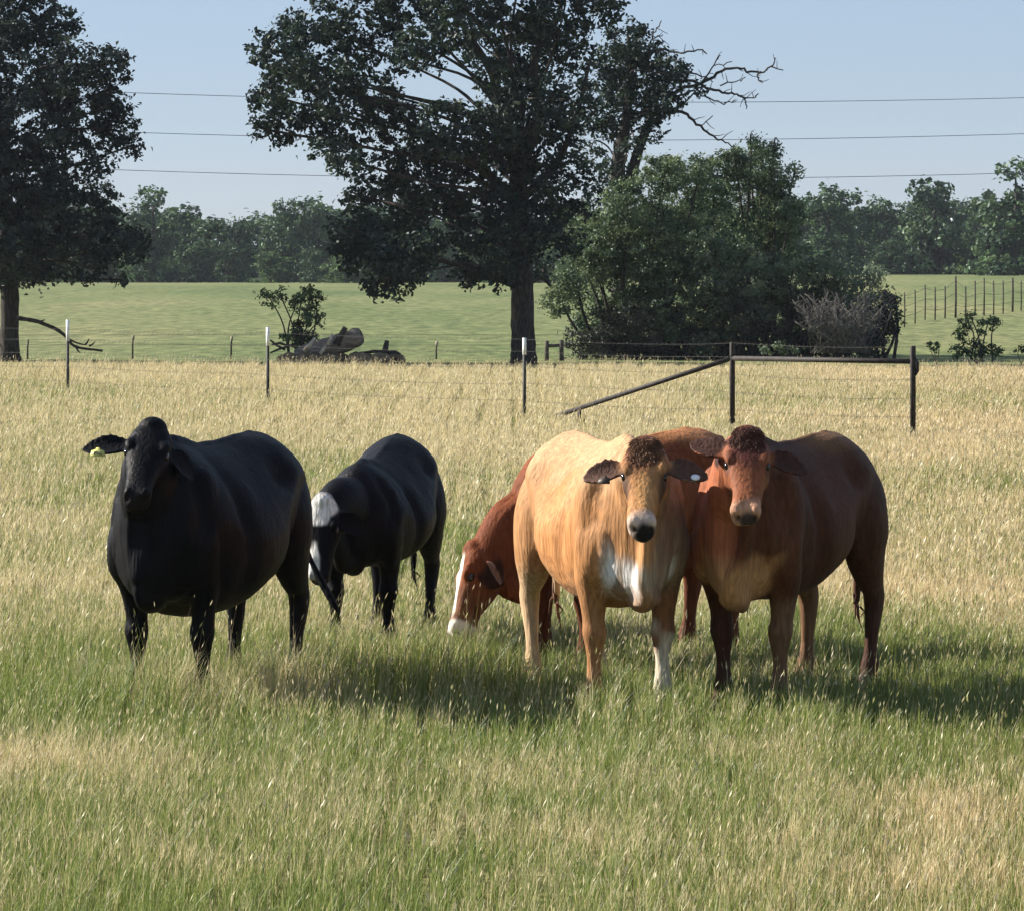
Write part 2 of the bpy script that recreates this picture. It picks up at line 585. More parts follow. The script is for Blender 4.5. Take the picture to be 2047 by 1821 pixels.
def tree_bare():
    Y = 107.0
    b = base_at(1240, Y)
    t = empty("half_dead_tree", b)
    tag(t, "forked dark tree rising behind the green bushes with bare crooked branches reaching right", "tree")
    lst = [(1240, 90, 45), (1290, 115, 50), (1200, 160, 50), (1265, 175, 65), (1340, 150, 38), (1330, 210, 32), (1190, 240, 42, .8), (1235, 250, 36),
           (1300, 262, 26), (1372, 148, 18, .7), (1365, 195, 20, .7), (1180, 310, 34, .7), (1225, 330, 28, .7), (1262, 300, 24, .8), (1300, 225, 26), (1245, 200, 40), (1215, 380, 36, .7), (1275, 60, 26), (1320, 175, 30), (1395, 178, 14, .6), (1250, 140, 40)]
    P = pxpuffs(lst, Y, 14, 1.6)
    mb = MB(b)
    trunk = [b - Vector((0, 0, .15)), px(1240, 600, Y), px(1238, 420, Y), px(1236, 330, Y), px(1250, 250, Y), px(1262, 150, Y), px(1255, 70, Y)]
    branchwork(mb, trunk, [.32, .26, .22, .19, .14, .08, .03], P, seed=6, start=.5)
    limb = [(1238, 420), (1262, 350), (1280, 290), (1296, 250), (1312, 235)]
    mb.tube([px(x, y, Y) for x, y in limb], [.17, .16, .13, .10, .06], 8, .1)
    mb.build("trunk", M_BARK, t)
    crown_obj("crown", P, 'oak', t, b, leaf=.125, cover=3.6, seed=23, clump=.2)
    rnd = random.Random(4)
    bare = [([(1300, 246), (1318, 236), (1345, 225), (1372, 228), (1400, 255), (1425, 273), (1450, 284), (1477, 303)], .085),
            ([(1290, 120), (1320, 98), (1345, 106), (1375, 104), (1400, 100), (1413, 109)], .05),
            ([(1330, 190), (1380, 175), (1420, 158), (1450, 138), (1490, 140), (1520, 144), (1544, 130), (1551, 117)], .07),
            ([(1520, 144), (1516, 158), (1524, 167)], .03), ([(1540, 133), (1566, 141)], .025),
            ([(1340, 160), (1385, 163), (1420, 178), (1450, 186), (1475, 190), (1488, 200), (1492, 218)], .06),
            ([(1475, 190), (1500, 196), (1516, 188)], .03), ([(1350, 195), (1385, 182), (1398, 198)], .045),
            ([(1400, 168), (1428, 128), (1440, 112)], .03), ([(1428, 132), (1463, 124)], .02),
            ([(1440, 172), (1470, 165), (1490, 155)], .025), ([(1300, 90), (1310, 62), (1322, 42)], .03), ([(1305, 80), (1325, 70)], .022),
            ([(1400, 254), (1425, 232)], .02), ([(1410, 330), (1440, 310), (1470, 330)], .03),
            ([(1380, 175), (1410, 195), (1445, 205), (1470, 200)], .03), ([(1360, 140), (1395, 150), (1425, 165)], .035)]
    for pts, r0 in bare:
        m2 = MB(b)
        P3 = []
        for i, (x, y) in enumerate(pts):
            P3.append(tuple(px(x, y, Y + rnd.uniform(-.3, .3))))
        cp = catmull(np.array(P3), 4)
        cp[1:-1] += np.random.default_rng(int(pts[0][0] * 7 + pts[0][1])).normal(size=(len(cp) - 2, 3)) * .025
        m2.tube([Vector(p) for p in cp], list(np.linspace(r0 * .8, .014, len(cp))), 6, .1)
        # twigs
        for k in range(2, len(cp) - 1, 3):
            d = Vector((rnd.uniform(-.1, .35), rnd.uniform(-.2, .2), rnd.uniform(-.25, .3)))
            a = Vector(cp[k])
            m2.tube([a, a + d * .5 + Vector((0, 0, rnd.uniform(-.05, .05))), a + d], [.014, .010, .006], 5)
        m2.build("bare_branch", M_BARK, t)


def stems_for(mb, b, puffs, seed, n=9, r0=.05):
    rnd = random.Random(seed)
    for i, (c, rad, dn) in enumerate(puffs):
        c = Vector(c)
        a = Vector((b.x + (c.x - b.x) * .35 + rnd.uniform(-.25, .25), b.y + (c.y - b.y) * .5, float(ground_z(b.x, b.y)) - .05))
        mid = a.lerp(c, .5) + Vector((rnd.uniform(-.15, .15), rnd.uniform(-.15, .15), rnd.uniform(0, .2)))
        cp = catmull(np.array([tuple(a), tuple(mid), tuple(c), tuple(c + Vector((rnd.uniform(-.2, .2), 0, rad[2] * .7)))]), 4)
        mb.tube([Vector(p) for p in cp], list(np.linspace(r0, .01, len(cp))), 5, .1)


def shrub(name, label, x, Y, lst, pal, seed, spread=1.0, leaf=.10, cover=4.4, aspect=.5, r0=.05, clump=.22, cat="bush", group=None):
    b = base_at(x, Y)
    t = empty(name, b)
    tag(t, label, cat, group)
    P = pxpuffs(lst, Y, seed, spread)
    mb = MB(b)
    stems_for(mb, b, P, seed, r0=r0)
    mb.build("stem", M_BARK, t)
    crown_obj("crown", P, pal, t, b, leaf=leaf, cover=cover, aspect=aspect, seed=seed, clump=clump, up=.35)
    return t


tree_centre()
tree_left()
tree_bare()
shrub("bush", "broad bright green bush just right of the central oak trunk, lit on its left side", 1260, 101,
      [(1150, 560, 48), (1125, 610, 36), (1195, 500, 70), (1170, 450, 48), (1255, 430, 70), (1325, 365, 58), (1300, 480, 80), (1240, 580, 80),
       (1330, 580, 80), (1195, 640, 52), (1290, 650, 62), (1395, 480, 70), (1375, 400, 62), (1150, 505, 40), (1230, 670, 40), (1340, 330, 30, .8),
       (1400, 340, 30, .8), (1350, 660, 50)], 'shrub', 31, 1.3)
shrub("bush", "tallest pointed bush with upright shoots in the middle of the thicket", 1490, 104,
      [(1425, 360, 58), (1500, 335, 50), (1548, 365, 42), (1480, 410, 75), (1540, 435, 66), (1560, 490, 55), (1450, 480, 75), (1500, 285, 16), (1503, 310, 22),
       (1547, 292, 12), (1545, 318, 20), (1588, 345, 18, .8), (1525, 300, 16), (1470, 325, 28), (1500, 540, 70), (1580, 430, 35)], 'shrub', 32, 1.4)
shrub("bush", "low grey green bush with arching stems at the right front of the thicket", 1560, 99.5,
      [(1420, 580, 66), (1500, 575, 66), (1580, 565, 66), (1650, 555, 58), (1450, 650, 55), (1540, 645, 60), (1620, 640, 60), (1700, 590, 48), (1738, 560, 28),
       (1480, 520, 26), (1415, 520, 26), (1550, 515, 24), (1680, 660, 45), (1400, 690, 30)], 'shrub_grey', 33, 1.0, aspect=.36, leaf=.12)
shrub("bush", "small dark rounded bush closing the right end of the thicket", 1765, 100,
      [(1765, 610, 34), (1785, 640, 26), (1750, 655, 38), (1725, 680, 36), (1790, 605, 14, .8), (1700, 690, 26)], 'oak', 34, .5)


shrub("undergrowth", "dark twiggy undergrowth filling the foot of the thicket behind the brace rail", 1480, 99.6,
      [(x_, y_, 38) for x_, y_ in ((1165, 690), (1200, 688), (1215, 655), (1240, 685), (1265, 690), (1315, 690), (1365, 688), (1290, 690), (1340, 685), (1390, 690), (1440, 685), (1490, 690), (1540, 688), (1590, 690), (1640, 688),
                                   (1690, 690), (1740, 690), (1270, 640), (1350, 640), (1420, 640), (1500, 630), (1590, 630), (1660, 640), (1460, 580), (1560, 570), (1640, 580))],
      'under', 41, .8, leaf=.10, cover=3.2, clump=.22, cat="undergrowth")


def dead_shrub():
    b = base_at(1690, 97.5)
    rnd = random.Random(8)
    mb = MB(b)
    for i in range(110):
        a = px(1680 + rnd.uniform(-60, 60), 706, 97.5 + rnd.uniform(-.3, .3))
        e = px(1690 + rnd.uniform(-105, 95), 672 - rnd.uniform(0, 92), 97.3 + rnd.uniform(-.6, .6))
        m = a.lerp(e, .5) + Vector((rnd.uniform(-.12, .12), rnd.uniform(-.1, .1), rnd.uniform(0, .18)))
        mb.tube([a, m, e], [.014, .011, .005], 5)
        for k in range(5):
            q = m.lerp(e, rnd.uniform(.1, .9))
            mb.tube([q, q + Vector((rnd.uniform(-.25, .25), rnd.uniform(-.2, .2), rnd.uniform(.02, .3)))], [.009, .005], 4)
    o = mb.build("dead_shrub", noise_mat("grey_twig", (.085, .078, .072), (.18, .165, .155), 10, .95))
    tag(o, "leafless tangle of grey twigs leaning on the right end of the thicket", "dead bush")
    for v in o.data.vertices:
        pass
    o.location = b


dead_shrub()

# small plants by the fence line
shrub("sapling", "small leafy sapling standing by the fallen log left of the centre", 598, 93,
      [(540, 598, 20, .7), (560, 588, 14, .6), (605, 592, 24, .7), (632, 600, 20, .8), (620, 625, 22, .7), (590, 612, 12, .5), (640, 640, 14, .6), (600, 660, 20), (585, 680, 22), (615, 680, 18)],
      'bush', 35, .3, leaf=.09, cover=4.0, r0=.022, clump=.14, cat="sapling")
shrub("sapling", "small leafy bush alone in the green pasture at the right edge", 1950, 94,
      [(1935, 645, 16, .7), (1925, 668, 16, .8), (1975, 648, 18, .8), (1990, 640, 12, .6), (1960, 665, 10, .6), (1950, 700, 22), (1920, 704, 16), (1985, 702, 16), (1940, 632, 8, .6)],
      'bush', 36, .3, leaf=.09, cover=4.0, r0=.02, clump=.13, cat="bush")
shrub("weed", "knee-high weed clump in the pasture between the right brace post and the small bush", 1868, 94,
      [(1868, 700, 9, .7), (1875, 690, 6, .6), (1858, 690, 5, .5)], 'bush', 37, .1, leaf=.07, cover=1.8, r0=.01, clump=.08, cat="weed")
shrub("weed", "low dark weed clump in the pasture touching the right edge", 2040, 94,
      [(2035, 704, 12, .8), (2052, 700, 14, .8)], 'bush', 38, .1, leaf=.08, cover=2.0, r0=.01, clump=.1, cat="weed")
shrub("weed", "bright green weed patch in front of the thicket behind the brace rail", 1545, 88.5,
      [(1530, 700, 14), (1560, 698, 16), (1585, 704, 12)], 'shrub', 39, .2, leaf=.09, cover=2.0, r0=.01, clump=.1, cat="weed")


def log_pile():
    Y = 92.0
    b = base_at(665, Y)
    t = empty("fallen_log", b)
    tag(t, "thick grey fallen log with a broken stub lying beside the small sapling", "log")
    mb = MB(b)
    pts = catmull(np.array([tuple(px(596, 716, Y + .2)), tuple(px(640, 702, Y)), tuple(px(685, 685, Y - .1)), tuple(px(722, 671, Y - .2))]), 4)
    an_ = np.linspace(0, 2 * math.pi, 30, endpoint=False)
    ridge = 1 + .10 * np.random.default_rng(3).uniform(-1, 1, 30)
    P3 = [np.array(p) for p in pts]
    rg = []
    for i_, p_ in enumerate(P3):
        t_ = P3[min(i_ + 1, len(P3) - 1)] - P3[max(i_ - 1, 0)]
        t_ = t_ / np.linalg.norm(t_)
        u_ = np.cross(t_, (0, 1.0, 0)); u_ /= np.linalg.norm(u_)
        v_ = np.cross(t_, u_)
        rr_ = (.25 - .05 * i_ / len(P3)) * ridge * (1 + .06 * rng.uniform(-1, 1, 30)) * (.8 if i_ in (0, len(P3) - 1) else 1)
        rg.append(p_ + (rr_ * np.cos(an_))[:, None] * u_ + (rr_ * np.sin(an_))[:, None] * v_)
    mb.loft(rg)
    mb.build("log", M_DEADWOOD, t)
    mb = MB(b)
    mb.tube([px(672, 690, Y - .3), px(683, 668, Y - .3), px(691, 655, Y - .3)], [.09, .07, .055], 8, .1)
    mb.build("broken_stub", M_BARK, t)
    for (x0, y0, x1, y1, r) in ((608, 703, 630, 676, .06), (640, 708, 652, 690, .05), (655, 690, 664, 668, .05)):
        mb = MB(b)
        mb.tube([px(x0, y0, Y - .5), px((x0 + x1) / 2 + 1, (y0 + y1) / 2, Y - .5), px(x1, y1, Y - .45)], [r, r * .9, r * .5], 6, .15)
        mb.build("splinter", M_PALEWOOD, t)
    # root plate / earth
    b2 = base_at(690, Y)
    mb = MB(b2)
    r = np.random.default_rng(5)
    for i in range(60):
        x = r.uniform(560, 800)
        c = base_at(x, Y + r.uniform(-.5, .3))
        s = r.uniform(.06, .15)
        mb.ellipsoid((c.x, c.y, c.z + .12), (s * 1.6, s, s * .85 + .1), n=6, N=9)
    o = mb.build("earth_mound", M_EARTH)
    o.location = b2
    tag(o, "low ridge of bare brown earth and bark under the fallen log", "earth mound")
    b3 = base_at(772, Y - .2)
    t3 = empty("snag", b3)
    tag(t3, "short dark broken snag standing right of the fallen log", "stump")
    mb = MB(b3)
    mb.tube([b3 - Vector((0, 0, .05)), px(770, 700, Y - .2), px(774, 681, Y - .2)], [.1, .07, .05], 8, .12)
    mb.build("stump", M_BARK, t3)
    for pts in (((770, 705), (750, 703), (725, 706)), ((772, 706), (790, 704), (800, 709))):
        mb = MB(b3)
        mb.tube([px(x, y, Y - .2) for x, y in pts], [.06, .05, .03], 6, .1)
        mb.build("root", M_BARK, t3)
    # fallen branch at the left
    b4 = base_at(110, 95)
    mb = MB(b4)
    pts = catmull(np.array([tuple(px(x, y, 95)) for x, y in ((33, 636), (70, 642), (97, 652), (118, 662), (136, 678), (152, 694), (205, 702))]), 4)
    mb.tube([Vector(p) for p in pts], list(np.linspace(.06, .03, len(pts))), 6, .12)
    for (a, c) in (((70, 642), (90, 640)), ((136, 678), (170, 690)), ((170, 690), (178, 678)), ((152, 694), (160, 706)), ((178, 692), (190, 684))):
        mb.tube([px(*a, 95), px((a[0] + c[0]) / 2, (a[1] + c[1]) / 2 + 2, 95), px(*c, 95)], [.03, .022, .012], 5)
    o = mb.build("fallen_branch", M_BARK)
    o.location = b4
    tag(o, "dark broken branch sagging from the left oak trunk down to the ground", "branch")
    # low branches left of the log
    b5 = base_at(555, 92)
    mb = MB(b5)
    for pts in (((540, 706), (560, 698), (585, 690)), ((543, 690), (560, 686), (580, 694)), ((540, 680), (552, 690), (570, 700))):
        mb.tube([px(x, y, 92.2) for x, y in pts], [.02, .03, .03], 5, .1)
    o = mb.build("brushwood", M_BARK)
    o.location = b5
    tag(o, "few crooked dead sticks lying left of the small sapling", "brushwood")


log_pile()

# ------------------------------------------------------------------ far wood
def far_tree_mesh(seed, pal, W=7.0, H=8.0, squat=.0):
    r = np.random.default_rng(seed)
    P = []
    n = 15
    for i in range(n):
        a = r.uniform(0, 2 * math.pi)
        h = r.uniform(.12, .9)
        rad = W * .5 * math.sqrt(max(.12, 1 - ((h - .42) / .62) ** 2)) * r.uniform(.35, .85)
        s = r.uniform(.9, 1.6)
        P.append(((rad * math.cos(a), rad * math.sin(a) * .8, h * H), (s, s, s * .8), 1.0))
    for i in range(6):
        a = i * 1.05 + r.uniform(0, .6)
        P.append(((W * .36 * math.cos(a), W * .3 * math.sin(a), .06 * H), (1.3, 1.1, .8), 1.0))
    P.append(((0, 0, .9 * H), (1.2, 1.2, .9), 1.0))
    P.append(((0, 0, .5 * H), (2.0, 2.0, 2.2), 1.0))
    V, T, col = leaves(P, pal, leaf=.42, cover=2.8, aspect=.7, seed=seed, clump=.55, up=.5)
    crown = mesh_np("crown", V, [T], False, col)
    crown.materials.append(M_LEAF)
    mb = MB()
    mb.tube([(0, 0, -.3), (.1, 0, H * .3), (-.1, .1, H * .6), (0, 0, H * .85)], [.3, .24, .16, .05], 7, .1)
    for (c, rad, dn) in P[:10]:
        mb.tube([(0, 0, H * .22), tuple(Vector(c) * .55 + Vector((0, 0, H * .1))), c], [.12, .08, .03], 5)
    tr = mb.mesh("trunk")
    tr.materials.append(M_BARK)
    return crown, tr


FAR = [far_tree_mesh(101, 'far', 7.5, 8.0), far_tree_mesh(102, 'far', 6.0, 8.6), far_tree_mesh(103, 'far', 8.5, 7.0),
       far_tree_mesh(104, 'far_light', 7.0, 6.0), far_tree_mesh(105, 'far_light', 6.5, 4.2)]


def far_tree(x, Y, kind, top, label, wid=1.0, group="trees of the wood across the pasture", rz=0.0):
    b = base_at(x, Y)
    zt = CAM_H - (top - YH) * Y / F
    H0 = [8.0, 8.6, 7.0, 6.0, 4.2][kind]
    s = (zt - b.z) / (H0 * 1.02)
    t = empty("woodland_tree", b)
    t.scale = (s * wid, s * wid, s)
    t.rotation_euler = (0, 0, rz)
    tag(t, label, "tree", group)
    for nm, me in zip(("crown", "trunk"), FAR[kind]):
        o = bpy.data.objects.new(nm, me)
        C.objects.link(o)
        o.parent = t
    return t




def haze():
    mb = MB()
    x0, x1, y0, y1, z0, z1 = -430, 430, -45, 715, -7, 22
    V = np.array([(x, y, z) for z in (z0, z1) for y in (y0, y1) for x in (x0, x1)], float)
    Q = np.array([(0, 2, 3, 1), (4, 5, 7, 6), (0, 1, 5, 4), (1, 3, 7, 5), (3, 2, 6, 7), (2, 0, 4, 6)])
    m = bpy.data.materials.new("haze_air")
    m.use_nodes = True
    n = m.node_tree
    n.nodes.remove(n.nodes["Principled BSDF"])
    v = n.nodes.new("ShaderNodeVolumePrincipled")
    v.inputs['Color'].default_value = (.80, .88, 1.0, 1)
    v.inputs['Density'].default_value = .00010
    v.inputs['Anisotropy'].default_value = .1
    n.links.new(v.outputs[0], n.nodes["Material Output"].inputs['Volume'])
    o = link("haze", mesh_np("haze", V, [Q]), m)
    tag(o, "thin bluish haze in the air over the pasture", "haze", kind="stuff")


haze()
GEN = "dark green tree in the far wood, one of its unbroken row across the pasture"
LOW = "low light green bush along the foot of the far wood"
rr = random.Random(77)
named = [(305, 335, 1, 372, "tall far tree of the wood showing just right of the left oak", 1.0),
         (563, 345, 1, 398, "far tree with a small raised tuft standing above the wood left of the central oak", .8),
         (630, 345, 0, 396, "far tree half hidden by the left side of the central oak's crown", 1.0),
         (1655, 320, 0, 372, "wide far tree rising directly right of the tall pointed bush", 1.25),
         (1872, 330, 2, 368, "round-topped dark far tree, the tallest dome right of the thicket", 1.0),
         (2030, 300, 1, 315, "highest far tree in the wood, cut by the right edge", 1.15),
         (1750, 340, 0, 395, "far tree with a small top knob between the wide tree and the round-topped tree", 1.0),
         (1955, 345, 2, 398, "lower far tree in the dip between the round-topped tree and the right edge tree", .8)]
for (x, Y, k, top, lab, wd) in named:
    far_tree(x, Y, k, top, lab, wd, rz=rr.uniform(0, 6))
xs = -250
while xs < 2330:
    base_top = np.interp(xs, [-300, 250, 360, 470, 560, 660, 900, 1300, 1600, 1720, 1800, 1870, 1960, 2050, 2300], [395, 415, 428, 432, 422, 412, 420, 420, 402, 410, 412, 402, 410, 372, 380])
    far_tree(xs + rr.uniform(-14, 14), rr.uniform(345, 375), rr.choice([0, 0, 1, 2]), base_top + rr.uniform(-10, 14), GEN, rr.uniform(.95, 1.3), rz=rr.uniform(0, 6))
    xs += rr.uniform(58, 82)
xs = -270
while xs < 2350:
    base_top = np.interp(xs, [-300, 250, 360, 470, 560, 660, 900, 1300, 1600, 1720, 1800, 1870, 1960, 2050, 2300], [400, 420, 432, 436, 428, 418, 424, 424, 408, 416, 418, 408, 415, 380, 385])
    far_tree(xs + rr.uniform(-14, 14), rr.uniform(380, 400), rr.choice([0, 0, 2]), base_top + rr.uniform(-6, 14), GEN, rr.uniform(1.1, 1.5), rz=rr.uniform(0, 6))
    xs += rr.uniform(62, 84)
xs = -250
while xs < 2330:
    base_top = np.interp(xs, [-300, 300, 700, 1600, 1780, 1850, 2300], [500, 505, 490, 470, 480, 455, 450])
    far_tree(xs + rr.uniform(-12, 12), rr.uniform(322, 340), rr.choice([3, 3, 4, 0]), base_top + rr.uniform(-22, 30), LOW, rr.uniform(1.0, 1.5), "bushes along the foot of the far wood", rz=rr.uniform(0, 6))
    xs += rr.uniform(62, 95)


def utility_pole():
    Y = 343.0
    b = base_at(1910, Y)
    t = empty("utility_pole", b)
    tag(t, "thin pale utility pole with a small box against the far wood on the right", "utility pole")
    mb = MB(b)
    mb.tube([b, px(1910, 422, Y)], [.09, .07], 8)
    mb.build("pole", M_WIRE, t)
    mb = MB(b)
    mb.tube([px(1905, 447, Y - .2), px(1905, 437, Y - .2)], [.22, .22], 10)
    mb.build("transformer", M_WHITE, t)
    mb = MB(b)
    c = px(1910, 432, Y)
    mb.box(c, .8, .06, .06)
    mb.build("crossarm", M_WIRE, t)


utility_pole()


def power_lines():
    Y = 160.0
    for i, (yl, ym, yr, nm) in enumerate(((183, 205, 196, "highest dark power line crossing the sky behind the trees"),
                                          (262, 281, 268, "middle power line of the three crossing the sky"),
                                          (338, 358, 346, "lowest power line, passing just above the far wood"))):
        # parabola through the three photo points, carried on beyond the frame
        A = np.polyfit([260, 1230, 2047], [yl + 3, ym, yr], 2)
        b = base_at(1023, Y)
        mb = MB(b)
        xs_ = np.linspace(-900, 3000, 60)
        mb.tube([px(x, float(np.polyval(A, x)), Y) for x in xs_], .014, 6)
        o = mb.build("power_line", M_CABLE)
        o.location = b
        tag(o, nm, "power line", "power lines across the sky")


power_lines()

# ------------------------------------------------------------------ fences
def wire_fence():
    # fence line through the photo's posts
    P0, P1 = Vector((5.06, 50.6, 0)), Vector((-7.5, 67.6, 0))

    def on_line(x):
        # point of the fence line seen at photo column x
        k = (x - CX) / F
        d = P1 - P0
        t = (P0.x - k * P0.y) / (k * d.y - d.x)
        p = P0 + d * t
        return Vector((p.x, p.y, float(ground_z(p.x, p.y))))
    b = on_line(1047)
    t = empty("wire_fence", b)
    tag(t, "barbed wire fence on white-tipped steel posts with a dark pipe brace", "fence")
    fdir = (P1 - P0).normalized()
    yaw = math.atan2(fdir.y, fdir.x)
    for (x, top, tip) in ((134, 640, 683), (534, 655, 692), (1047, 676, 710), (-330, 630, 668), (-760, 622, 655)):
        p = on_line(x)
        zt = px(x, top, p.y).z
        zw = px(x, tip, p.y).z
        mb = MB(b)
        h = (zw + .2) / 2
        for (dx, dy, hx, hy) in ((0, 0, .021, .005), (0, -.021, .005, .018)):
            c, s = math.cos(yaw), math.sin(yaw)
            mb.box((p.x + dx * c - dy * s, p.y + dx * s + dy * c, h - .2), hx, hy, h, yaw)
        for k in range(14):
            z = .1 + k * .085
            if z < zw - .05:
                c, s = math.cos(yaw), math.sin(yaw)
                mb.box((p.x + .0 * c + .008 * s, p.y - .008 * c, z), .012, .006, .012, yaw)
        po = mb.build("post", M_TPOST, t, smooth=False)
        mb = MB(b)
        h = (zt - zw) / 2
        for (dx, dy, hx, hy) in ((0, 0, .023, .006), (0, -.022, .006, .020)):
            c, s = math.cos(yaw), math.sin(yaw)
            mb.box((p.x + dx * c - dy * s, p.y + dx * s + dy * c, zw + h), hx, hy, h, yaw)
        mb.build("white_tip", M_WHITE, po, smooth=False)
    pa, pb = on_line(1464), on_line(1825)
    for p, x, top in ((pa, 1464, 685), (pb, 1825, 692)):
        mb = MB(b)
        zt = px(x, top, p.y).z
        mb.tube([p - Vector((0, 0, .3)), Vector((p.x, p.y, zt - .01)), Vector((p.x, p.y, zt))], [.036, .036, .03], 12)
        mb.build("brace_post", M_STEEL, t)
    mb = MB(b)
    a, c = px(1464, 717, pa.y), px(1825, 723, pb.y)
    mb.tube([a, c], .034, 12)
    mb.build("rail", M_STEEL, t)
    pc = on_line(1112)
    mb = MB(b)
    mb.tube([px(1462, 717, pa.y), Vector((pc.x, pc.y, px(1112, 829, pc.y).z - .02))], .033, 12)
    mb.build("diagonal_brace", M_STEEL, t)
    pd = on_line(1158)
    mb = MB(b)
    mb.tube([pd - Vector((0, 0, .2)), Vector((pd.x, pd.y, px(1158, 818, pd.y).z))], .028, 10)
    mb.build("brace_foot", M_STEEL, t)
    mb = MB(b)
    q = [px(1828, 716, pb.y), px(1833, 726, pb.y - .03), px(1834, 742, pb.y - .03), px(1830, 751, pb.y - .02)]
    mb.tube(q, [.02, .028, .022, .012], 8)
    mb.build("gate_hook", M_STEEL, t)
    # strands
    for k, z in enumerate((.32, .56, .80, 1.02, 1.2)):
        mb = MB(b)
        pts = []
        xs_ = [-760, -330, 134, 534, 1047, 1464, 1825]
        for i in range(len(xs_) - 1):
            a, c = on_line(xs_[i]), on_line(xs_[i + 1])
            for u in np.linspace(0, 1, 9)[:-1]:
                q = a.lerp(c, u)
                pts.append((q.x, q.y, z - .03 * math.sin(u * math.pi) + .012 * math.sin(i * 3.1 + k)))
        e = on_line(1825)
        pts.append((e.x, e.y, z))
        mb.tube(pts, .0019, 5)
        for i in range(0, len(pts) - 1):
            for u in np.linspace(.05, .95, 6):
                q = Vector(pts[i]).lerp(Vector(pts[i + 1]), u)
                mb.tube([q + Vector((-.012, -.01, -.022)), q + Vector((.012, .01, .022))], .002, 4)
        mb.build("barbed_wire", M_WIRE, t)


wire_fence()


def back_fence():
    b = base_at(700, 104)
    t = empty("low_wire_fence", b)
    tag(t, "sparse old fence of short weathered stakes along the green pasture edge behind the first fence", "fence")
    xs_ = []
    for (x, top, tip) in ((55, 680, 0), (265, 672, 1), (462, 674, 1), (872, 684, 1)):
        p = base_at(x, 100)
        mb = MB(b)
        zt = px(x, top, 100).z
        mb.tube([p - Vector((0, 0, .2)), p.lerp(Vector((p.x, p.y, zt)), .6), Vector((p.x + .02, p.y, zt))], [.028, .024, .022], 7, .1)
        po = mb.build("post", M_POSTWOOD, t)
        if tip:
            mb = MB(b)
            mb.tube([Vector((p.x + .015, p.y, zt - .1)), Vector((p.x + .02, p.y, zt + .01))], [.034, .033], 7)
            mb.build("pale_tip", M_PALEWOOD, po)
        xs_.append((p.x, zt))
    for z in (.35, .6):
        mb = MB(b)
        mb.tube([(X, 100, z) for X in np.linspace(-22, 4, 20)], .005, 5)
        mb.build("wire", M_WIRE, t)
    b2 = base_at(1107, 98)
    t2 = empty("post_brace", b2)
    tag(t2, "short H-shaped wooden brace right of the central oak trunk", "post brace")
    for x, tp in ((1093, 682), (1122, 680)):
        p = base_at(x, 98)
        mb = MB(b2)
        mb.tube([p - Vector((0, 0, .1)), Vector((p.x, p.y, px(x, tp, 98).z))], [.06, .05], 8, .1)
        mb.build("post", M_POSTWOOD, t2)
    mb = MB(b2)
    mb.tube([px(1093, 692, 98), px(1122, 691, 98)], .04, 8)
    mb.build("rail", M_POSTWOOD, t2)


back_fence()


def pasture_fence():
    b = base_at(1935, 141)
    t = empty("post_and_wire_fence", b)
    tag(t, "long row of thin dark posts on the green rise before the far wood", "fence")
    data = [(1808, 585, 655, .5), (1829, 580, 648, .5), (1849, 570, 640, .5), (1869, 575, 640, .6), (1889, 573, 637, .7), (1910, 553, 636, 1.1), (1930, 572, 632, .7), (1949, 562, 632, .6), (1967, 556, 632, .6),
            (1986, 562, 630, .6), (2005, 562, 628, .6), (2024, 556, 624, 1.2), (2041, 562, 622, .6), (2062, 562, 620, .6), (2085, 562, 618, .6), (2110, 560, 616, .6)]
    ends = []
    for (x, top, bot, th) in data:
        # depth at which the ground is seen at that row
        Ys = np.linspace(106, 300, 800)
        X = (x - CX) * Ys / F
        row = YH + (CAM_H - ground_z(X, Ys)) * F / Ys
        Y = float(Ys[np.argmin(np.abs(row - bot))])
        p = base_at(x, Y)
        zt = px(x, top, Y).z
        mb = MB(b)
        mb.tube([p - Vector((0, 0, .15)), p.lerp(Vector((p.x, p.y, zt)), .5) + Vector((.01, 0, 0)), Vector((p.x, p.y, zt))], [.026 * th + .012] * 3, 7, .1)
        mb.build("post", M_POSTWOOD, t)
        ends.append((p, zt))
    for f in (.3, .6, .9):
        mb = MB(b)
        mb.tube([p.lerp(Vector((p.x, p.y, zt)), f) for p, zt in ends], .007, 5)
        mb.build("wire", M_WIRE, t)


pasture_fence()

